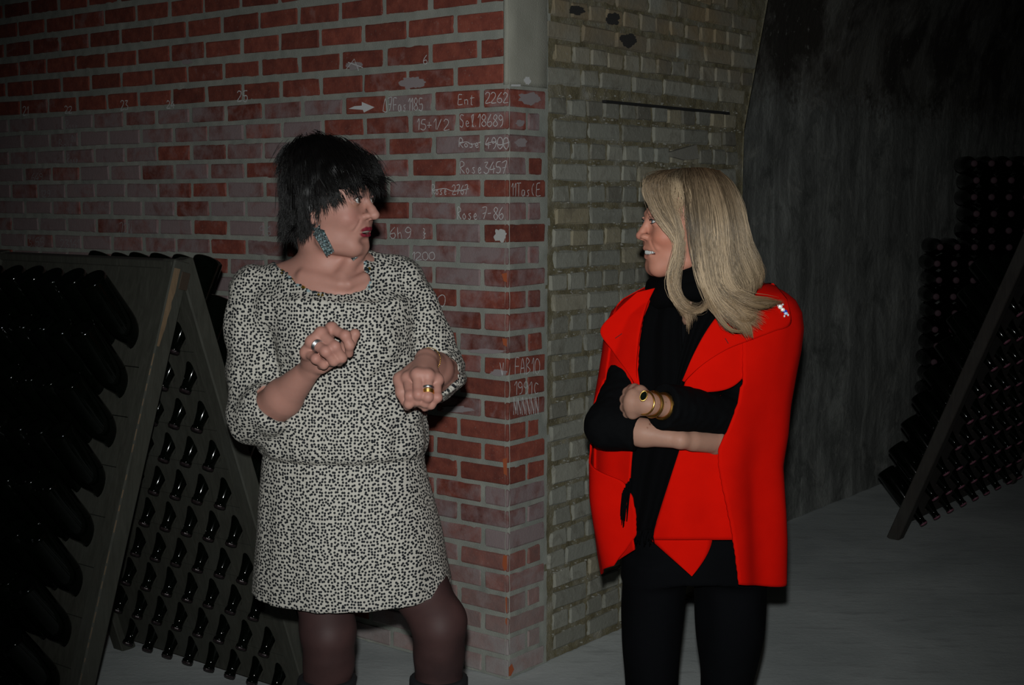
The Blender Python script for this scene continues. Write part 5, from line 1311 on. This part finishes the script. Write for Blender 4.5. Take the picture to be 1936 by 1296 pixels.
for y, y2 in zip(np.linspace(715, 1040, 40), np.linspace(715, 1078, 40)):
    xi = np.interp(y, *zip(*IN_L)); xo = max(1121, np.interp(y, [715, 800, 900, 1040], [1140, 1124, 1122, 1140]))
    rows.append([surf(x, y + (y2 - y) * t, -.018 - .004 * math.sin(t * 6), 3.17) for t, x in zip(np.linspace(0, 1, 22), np.linspace(xi, xo, 22))])
capes.append(sheet(rows))
# folded corner below the front panel
rows = []
for t in np.linspace(0, 1, 14):
    l = (1231 + (1308 - 1231) * t, 1021 + (1090 - 1021) * t); r = (1346 + (1308 - 1346) * t ** 1.6, 1019 + (1090 - 1019) * t)
    rows.append([surf(l[0] + (r[0] - l[0]) * s, l[1] + (r[1] - l[1]) * s, -.026 - .010 * (1 - t)) for s in np.linspace(0, 1, 12)])
capes.append(sheet(rows))
def m_felt(N, b):
    pos = N.n('ShaderNodeNewGeometry').outputs['Position']; n = N.noise(pos, 420, 3, .6); n2 = N.noise(pos, 25, 3, .5)
    N.l(N.mix(n2, (.53, .0030, .0002), (.63, .0045, .0004)), b.inputs['Base Color']); b.inputs['Roughness'].default_value = .95; b.inputs['Specular IOR Level'].default_value = .08; N.bump(n, b, .25, .001)
M_FELT = mat('red_felt', m_felt)
def cloth(name, Vf, m, th, parent, label=None):
    o = link(name, mesh_from(*Vf, name), m, label=label, smooth=True); md = o.modifiers.new('thickness', 'SOLIDIFY'); md.thickness = th; md.offset = 0; return adopt(o, parent)
cape = cloth('cape', merge(capes), M_FELT, .0045, pB, 'bright red felt cape with arm slits')
def ruled(e1, e2, n, m, g, ymax=9, lift=0.0):
    A = spline([(x, y, 0) for x, y in e1], n); B_ = spline([(x, y, 0) for x, y in e2], n); return sheet([[surf(A[i][0] + (B_[i][0] - A[i][0]) * s, A[i][1] + (B_[i][1] - A[i][1]) * s, g + lift * s, ymax) for s in np.linspace(0, 1, m)] for i in range(n)])
cloth('collar', ruled([(1291, 721), (1308, 678), (1332, 632), (1358, 596), (1392, 566), (1436, 541), (1462, 536)], [(1293, 722), (1328, 690), (1374, 661), (1420, 643), (1462, 627), (1494, 612), (1487, 566)], 44, 18, .007, 9, .004), M_FELT, .0045, cape)
cloth('collar', ruled([(1238, 545), (1222, 580), (1211, 622), (1205, 668), (1203, 704), (1206, 736)], [(1204, 553), (1168, 586), (1135, 625), (1158, 664), (1184, 700), (1206, 736)], 40, 16, .008, 3.10, .006), M_FELT, .0045, cape)
M_DARKR = mat('dark_red_thread', base=(.10, .003, .002), rough=.9)
for a, b in (((1163, 640), (1176, 631)), ((1371, 640), (1377, 650))):
    V, Fc = tube([surf(a[0] + (b[0] - a[0]) * t, a[1] + (b[1] - a[1]) * t, .016, 3.09) for t in np.linspace(0, 1, 5)], .0009, 6); adopt(link('buttonhole', mesh_from(V, Fc), M_DARKR), cape)
# ---- scarf
def strip(tab, g, n=60, m=22, amp=.006, ph=0.0):
    ys, xl, xr = zip(*tab); rows = []
    for y in np.linspace(ys[0], ys[-1], n):
        l, r = np.interp(y, ys, xl), np.interp(y, ys, xr); rows.append([surf(l + (r - l) * s, y, g + amp * math.sin(s * 13 + ph) + .003 * mn.noise(Vector((s * 4, y * .02, 7)))) for s in np.linspace(0, 1, m)])
    return sheet(rows)
sc1 = strip([(548, 1240, 1300), (580, 1222, 1290), (620, 1209, 1288), (680, 1203, 1290), (740, 1203, 1290), (850, 1192, 1288), (900, 1188, 1268), (960, 1184, 1252), (1006, 1180, 1236)], -.026)
sc2 = strip([(555, 1312, 1392), (600, 1302, 1362), (650, 1292, 1330), (700, 1280, 1308), (745, 1272, 1292)], -.020, 40, 16, .005, 1.0)
parts = [sc1, sc2]
cN = P(1318, 545, 3.16)
for k, (dz, rr, tr) in enumerate(((.045, .078, .024), (.016, .088, .028), (-.012, .098, .026))):
    pts = []
    for a in np.linspace(0, 2 * math.pi, 41): pts.append(Vector((cN.x + rr * math.sin(a) * 1.0, cN.y - rr * .95 * math.cos(a), cN.z + dz + .010 * math.sin(a * 2 + k) + .012 * math.sin(a + .6))))
    parts.append(tube(pts, [tr * (1 + .10 * math.sin(i * .9 + k)) for i in range(41)], 14, False))
scarf = cloth('scarf', merge(parts), M_SCARF, .003, pB, 'long black fringed scarf')
rng = np.random.default_rng(12); parts = []
for k in range(30):
    t = k / 29; x, y = (1180 + 56 * t, 1005 - 3 * t) if k > 9 else (1184 - 8 * (k / 9), 930 + 75 * k / 9)
    p = surf(x, y, -.020); q = surf(x + rng.uniform(-7, 3), y + rng.uniform(22, 38) * (.8 if k > 9 else 1.2), -.020); parts.append(tube([p, p.lerp(q, .5) + Vector((rng.normal(0, .002), -.002, 0)), q], [.0016, .0018, .0012], 6))
for k in range(16):
    x, y = 1192 - 16 * k / 15 + rng.uniform(-2, 2), 905 + 30 * k / 15; pts = [surf(x - 6 * t + rng.uniform(-1, 1), y + (rng.uniform(60, 85)) * t, -.006) for t in (0, .35, .7, 1)]; parts.append(tube(pts, [.0016, .0018, .0018, .0012], 6))
V, Fc = merge(parts); adopt(link('fringe', mesh_from(V, Fc), M_SCARF, smooth=True), scarf)

# ---- blonde hair
GD = [
 [(1262, 322, 3.06), (1228, 334, 3.03), (1218, 356, 3.015), (1236, 397, 3.005), (1257, 426, 3.00), (1277, 448, 3.002), (1283, 465, 2.998), (1275, 492, 2.99), (1265, 520, 2.98), (1267, 552, 2.97), (1285, 578, 2.96), (1299, 600, 2.955), (1303, 624, 2.955)],
 [(1272, 320, 3.07), (1248, 332, 3.03), (1240, 360, 3.01), (1254, 400, 2.995), (1275, 430, 2.985), (1284, 460, 2.983), (1278, 492, 2.98), (1268, 522, 2.975), (1272, 554, 2.965), (1290, 582, 2.955), (1310, 591, 2.955), (1330, 584, 2.955), (1341, 563, 2.96)],
 [(1282, 319, 3.08), (1268, 335, 3.03), (1266, 370, 3.0), (1279, 410, 2.985), (1289, 450, 2.98), (1286, 490, 2.975), (1277, 525, 2.97), (1279, 556, 2.965), (1293, 585, 2.955)],
 [(1295, 318, 3.085), (1296, 340, 3.03), (1300, 380, 2.995), (1307, 430, 2.985), (1311, 470, 2.985), (1317, 510, 2.98), (1330, 545, 2.975), (1345, 575, 2.965), (1362, 600, 2.955), (1372, 618, 2.95), (1390, 628, 2.95)],
 [(1310, 317, 3.09), (1316, 340, 3.03), (1322, 380, 2.995), (1328, 430, 2.98), (1332, 480, 2.98), (1340, 530, 2.97), (1358, 570, 2.955), (1385, 600, 2.94), (1408, 618, 2.94), (1420, 638, 2.945)],
 [(1325, 317, 3.095), (1335, 345, 3.035), (1344, 390, 3.0), (1350, 440, 2.985), (1354, 490, 2.985), (1362, 535, 2.975), (1385, 560, 2.96), (1420, 568, 2.96), (1455, 570, 2.97), (1482, 570, 2.99)],
 [(1338, 318, 3.10), (1352, 345, 3.045), (1364, 390, 3.01), (1370, 440, 3.0), (1374, 490, 3.0), (1384, 530, 2.99), (1402, 555, 2.975), (1425, 575, 2.965), (1445, 580, 2.97), (1462, 577, 2.98)],
 [(1348, 320, 3.11), (1368, 345, 3.06), (1382, 390, 3.03), (1390, 440, 3.02), (1396, 480, 3.02), (1408, 510, 3.01), (1418, 535, 2.995), (1412, 560, 2.98), (1405, 580, 2.97), (1400, 600, 2.965)],
 [(1355, 322, 3.12), (1378, 345, 3.08), (1394, 390, 3.06), (1404, 440, 3.05), (1416, 480, 3.045), (1430, 508, 3.035), (1436, 530, 3.02), (1428, 548, 3.01), (1420, 560, 3.0)],
 [(1358, 322, 3.14), (1384, 348, 3.12), (1400, 390, 3.11), (1410, 430, 3.10), (1422, 470, 3.10), (1436, 500, 3.09), (1441, 525, 3.07), (1432, 545, 3.05)],
 [(1345, 322, 3.16), (1370, 350, 3.19), (1385, 400, 3.20), (1395, 450, 3.20), (1400, 500, 3.20), (1405, 540, 3.20)],
 [(1320, 319, 3.17), (1330, 345, 3.21), (1335, 400, 3.225), (1335, 450, 3.225), (1335, 500, 3.22), (1330, 550, 3.21)],
 [(1285, 319, 3.16), (1275, 345, 3.205), (1268, 400, 3.22), (1270, 450, 3.215), (1275, 500, 3.20), (1280, 540, 3.19)],
 [(1266, 322, 3.12), (1236, 336, 3.12), (1234, 356, 3.14), (1240, 400, 3.18), (1248, 440, 3.19), (1256, 490, 3.18)]]
G3 = [spline([P(*q) for q in g], 24) for g in GD]
paths = []; rad = []; cols = []
def hair_col(K, t0):
    u = np.linspace(0, 1, K)[:, None]; root = np.array([.075, .043, .022]); midc = np.array([.37, .275, .175]); tip = np.array([.20, .125, .066]); b_ = t0
    c = root * np.clip(1 - u * 2.4, 0, 1) + midc * (np.clip(u * 2.4, 0, 1) - np.clip((u - .65) * 2.6, 0, 1)) + tip * np.clip((u - .65) * 2.6, 0, 1); return c * b_
for gi, (i, j, num, stop) in enumerate([(0, 1, 230, 1), (1, 2, 230, 1), (2, 3, 60, .36), (3, 4, 330, 1), (4, 5, 330, 1), (5, 6, 330, 1), (6, 7, 300, 1), (7, 8, 260, 1), (8, 9, 220, 1), (9, 10, 160, 1), (10, 11, 130, 1), (11, 12, 130, 1), (12, 13, 110, 1), (13, 0, 60, .35)]):
    locks = rng.uniform(0, 1, max(4, num // 26)); wave = rng.uniform(0, 6.28, len(locks)); lt = rng.uniform(.40, 1.5, len(locks)) * (1.0 if gi < 6 else .72); le = rng.uniform(.86, 1.04, len(locks))
    for k in range(int(num * 1.7)):
        q = rng.integers(len(locks)); c0 = locks[q]; w0 = np.clip(c0 + rng.normal(0, .26), -.08, 1.08); u = np.linspace(0, 1, 24)[:, None]
        wv = w0 * (1 - u ** 1.3) + (c0 + (w0 - c0) * .30) * u ** 1.3
        p = G3[i] * (1 - wv) + G3[j] * wv
        e = stop * le[q] * rng.uniform(.90, 1.0); p = spline(p, 60)[:max(8, int(60 * e))]; p = spline(p, 22)
        s = np.linspace(0, 1, 22)[:, None]; d = rng.normal(0, 1, 3) * .0042
        p = p + d * np.clip(s * 3, 0, 1) * (1 - .4 * s) + np.array([1, .5, .3]) * ((.0060 * np.sin(s * 10 + wave[q]) * s)) + np.array([rng.normal(0, .0012), rng.normal(0, .0012), 0]) * np.sin(s * 14 + rng.uniform(0, 6))
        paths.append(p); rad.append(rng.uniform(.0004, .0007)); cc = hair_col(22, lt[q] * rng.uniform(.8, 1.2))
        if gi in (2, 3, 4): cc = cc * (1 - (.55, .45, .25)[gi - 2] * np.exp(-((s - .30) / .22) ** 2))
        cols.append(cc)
# loose curling ends over the collar
for pts, num, spr in (([(1352, 560, 2.965), (1372, 588, 2.945), (1398, 604, 2.935), (1420, 606, 2.94), (1430, 596, 2.945)], 26, .004), ([(1345, 560, 2.965), (1358, 598, 2.945), (1380, 622, 2.94), (1402, 626, 2.94), (1414, 612, 2.945)], 24, .003), ([(1375, 560, 2.96), (1392, 585, 2.945), (1412, 610, 2.94), (1418, 625, 2.94), (1422, 640, 2.94)], 40, .004), ([(1390, 556, 2.965), (1420, 565, 2.955), (1450, 567, 2.965), (1484, 572, 2.985)], 46, .0035), ([(1395, 562, 2.96), (1422, 576, 2.955), (1446, 580, 2.96), (1466, 574, 2.975)], 24, .003), ([(1330, 545, 2.97), (1350, 590, 2.95), (1366, 612, 2.945), (1388, 632, 2.945)], 24, .003), ([(1362, 560, 2.96), (1395, 590, 2.94), (1398, 602, 2.938), (1385, 606, 2.938)], 26, .0035), ([(1284, 470, 2.985), (1274, 510, 2.975), (1268, 545, 2.965), (1288, 584, 2.955), (1301, 604, 2.955), (1302, 632, 2.955)], 60, .003)):
    for k in range(num):
        off = rng.normal(0, spr, 3); p = spline([Vector(P(*q)) + Vector(off) * (1.2 - .22 * i) for i, q in enumerate(pts)], 20); p = p[:rng.integers(15, 21)]; paths.append(p); rad.append(rng.uniform(.0004, .0007)); u = np.linspace(0, 1, len(p))[:, None]; cols.append((np.array([.28, .20, .12]) * (1 - u) + np.array([.20, .122, .06]) * u) * rng.uniform(.6, 1.25))
S = Field(np.arange(.22, .50, .004), np.arange(2.96, 3.28, .004), np.arange(1.36, 1.64, .004))
S.ell(H2(0, -.026, .070), (.073, .092, .080), H2.M, .01); S.ell(H2(0, -.062, -.005), (.060, .052, .080), H2.M, .03); S.ell(H2(0, .098, .005), (.072, .070, .070), H2.M, .008, 'sub')
V0, Q0 = S.mesh(); V0 = relax(V0, Q0, 2)
V1, Q1, C1 = strands(paths, rad, cols)
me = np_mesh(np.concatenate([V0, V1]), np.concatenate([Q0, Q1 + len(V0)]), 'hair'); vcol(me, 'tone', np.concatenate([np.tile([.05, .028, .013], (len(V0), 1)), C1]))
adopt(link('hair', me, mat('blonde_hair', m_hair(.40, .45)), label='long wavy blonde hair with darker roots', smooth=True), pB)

# ---- bracelets, watch, brooch
M_BRONZE = mat('dark_gold', base=(.50, .27, .07), rough=.35, metal=1.0)
h = wr2['L']; ax = (h['w'] - h['fm']).normalized()
for t, r, nm in ((.93, .0262, 'bangle'), (.70, .0268, 'bangle')):
    c = h['fm'].lerp(h['w'], t); V, Fc = tube(torus_pts(c, ax, r, 40, 1.0, 1.12, (0, 0, 1)), .0040, 8, False); bg = adopt(link(nm, mesh_from(V, Fc), M_BRONZE, label='ribbed gold bangle', smooth=False), pB)
    parts = []
    for i, p in enumerate(torus_pts(c, ax, r + .0028, 64, 1.0, 1.11, (0, 0, 1))[:-1]):
        bm = bmesh.new(); bmesh.ops.create_icosphere(bm, subdivisions=1, radius=.0013, matrix=Matrix.Translation(p)); bm.verts.index_update(); parts.append(([v.co.copy() for v in bm.verts], [tuple(v.index for v in f.verts) for f in bm.faces])); bm.free()
    V, Fc = merge(parts); adopt(link('bead_row', mesh_from(V, Fc), M_GOLD), bg)
c = P(1217, 749, 2.898); up_ = Vector((.34, 0, .94)); sd_ = Vector((.94, 0, -.34)); fr = Vector((-.15, -1, .12)).normalized()
V = []; Fc = []; n = 28
for k, (s, d) in enumerate(((1.0, -.003), (1.0, .002), (.90, .004), (.82, .003))):
    for i in range(n): a = 2 * math.pi * i / n; V.append(c + (up_ * .0125 * math.sin(a) + sd_ * .0082 * math.cos(a)) * s + fr * d)
for k in range(3):
    for i in range(n): Fc.append((k * n + i, k * n + (i + 1) % n, (k + 1) * n + (i + 1) % n, (k + 1) * n + i))
Fc.append(tuple(range(n))[::-1]); wc = adopt(link('watch_case', mesh_from(V, Fc), M_GOLD, label='gold setting on the wrist', smooth=True), pB)
V = []; Fc = []
for k, (s, d) in enumerate(((.84, .0025), (.74, .0046), (.45, .0058), (.05, .0062))):
    for i in range(n): a = 2 * math.pi * i / n; V.append(c + (up_ * .0125 * math.sin(a) + sd_ * .0082 * math.cos(a)) * s + fr * d)
for k in range(3):
    for i in range(n): Fc.append((k * n + i, k * n + (i + 1) % n, (k + 1) * n + (i + 1) % n, (k + 1) * n + i))
Fc.append(tuple(3 * n + i for i in range(n))); adopt(link('black_stone', mesh_from(V, Fc), mat('black_stone', base=(.004, .006, .004), rough=.05), label='oval black stone in a gold setting'), wc)
V, Fc = tube(torus_pts(h['w'].lerp(h['fm'], -.10), ax, .0250, 36, 1.0, 1.1, (0, 0, 1)), .0022, 8, False); adopt(link('watch_band', mesh_from(V, Fc), M_GOLD, smooth=True), wc)
BC = {'w': mat('brooch_white', base=(.82, .82, .80), rough=.2), 'b': mat('brooch_blue', base=(.02, .06, .45), rough=.2), 's': mat('brooch_sky', base=(.42, .60, .85), rough=.2), 'g': mat('brooch_gold', base=(.8, .55, .2), rough=.25, metal=.9)}
brooch = None
for (x, y, rx, ry, k) in ((1475, 580, 4.6, 4.6, 'w'), (1471, 578, 2, 2.2, 'w'), (1480, 576, 2, 2.2, 'w'), (1480, 586, 4.2, 3.6, 'w'), (1484, 589, 4.6, 3.0, 'b'), (1486, 593, 4.0, 3.0, 's'), (1483, 598, 1.8, 2.4, 'w'), (1490, 596, 1.8, 2.4, 'w'), (1477, 590, 1.8, 1.8, 'g'), (1474, 585, 1.2, 1.2, 'g')):
    p = surf(x, y, .016); bm = bmesh.new(); bmesh.ops.create_icosphere(bm, subdivisions=2, radius=1.0)
    for v in bm.verts: v.co = p + Vector((v.co.x * rx / 830, v.co.y * .003, v.co.z * ry / 830))
    q = adopt(link('brooch' if brooch is None else 'brooch_piece', bm_mesh(bm), BC[k]), brooch or pB)
    if brooch is None: brooch = q; q['label'] = 'small white and blue brooch on the red shoulder'
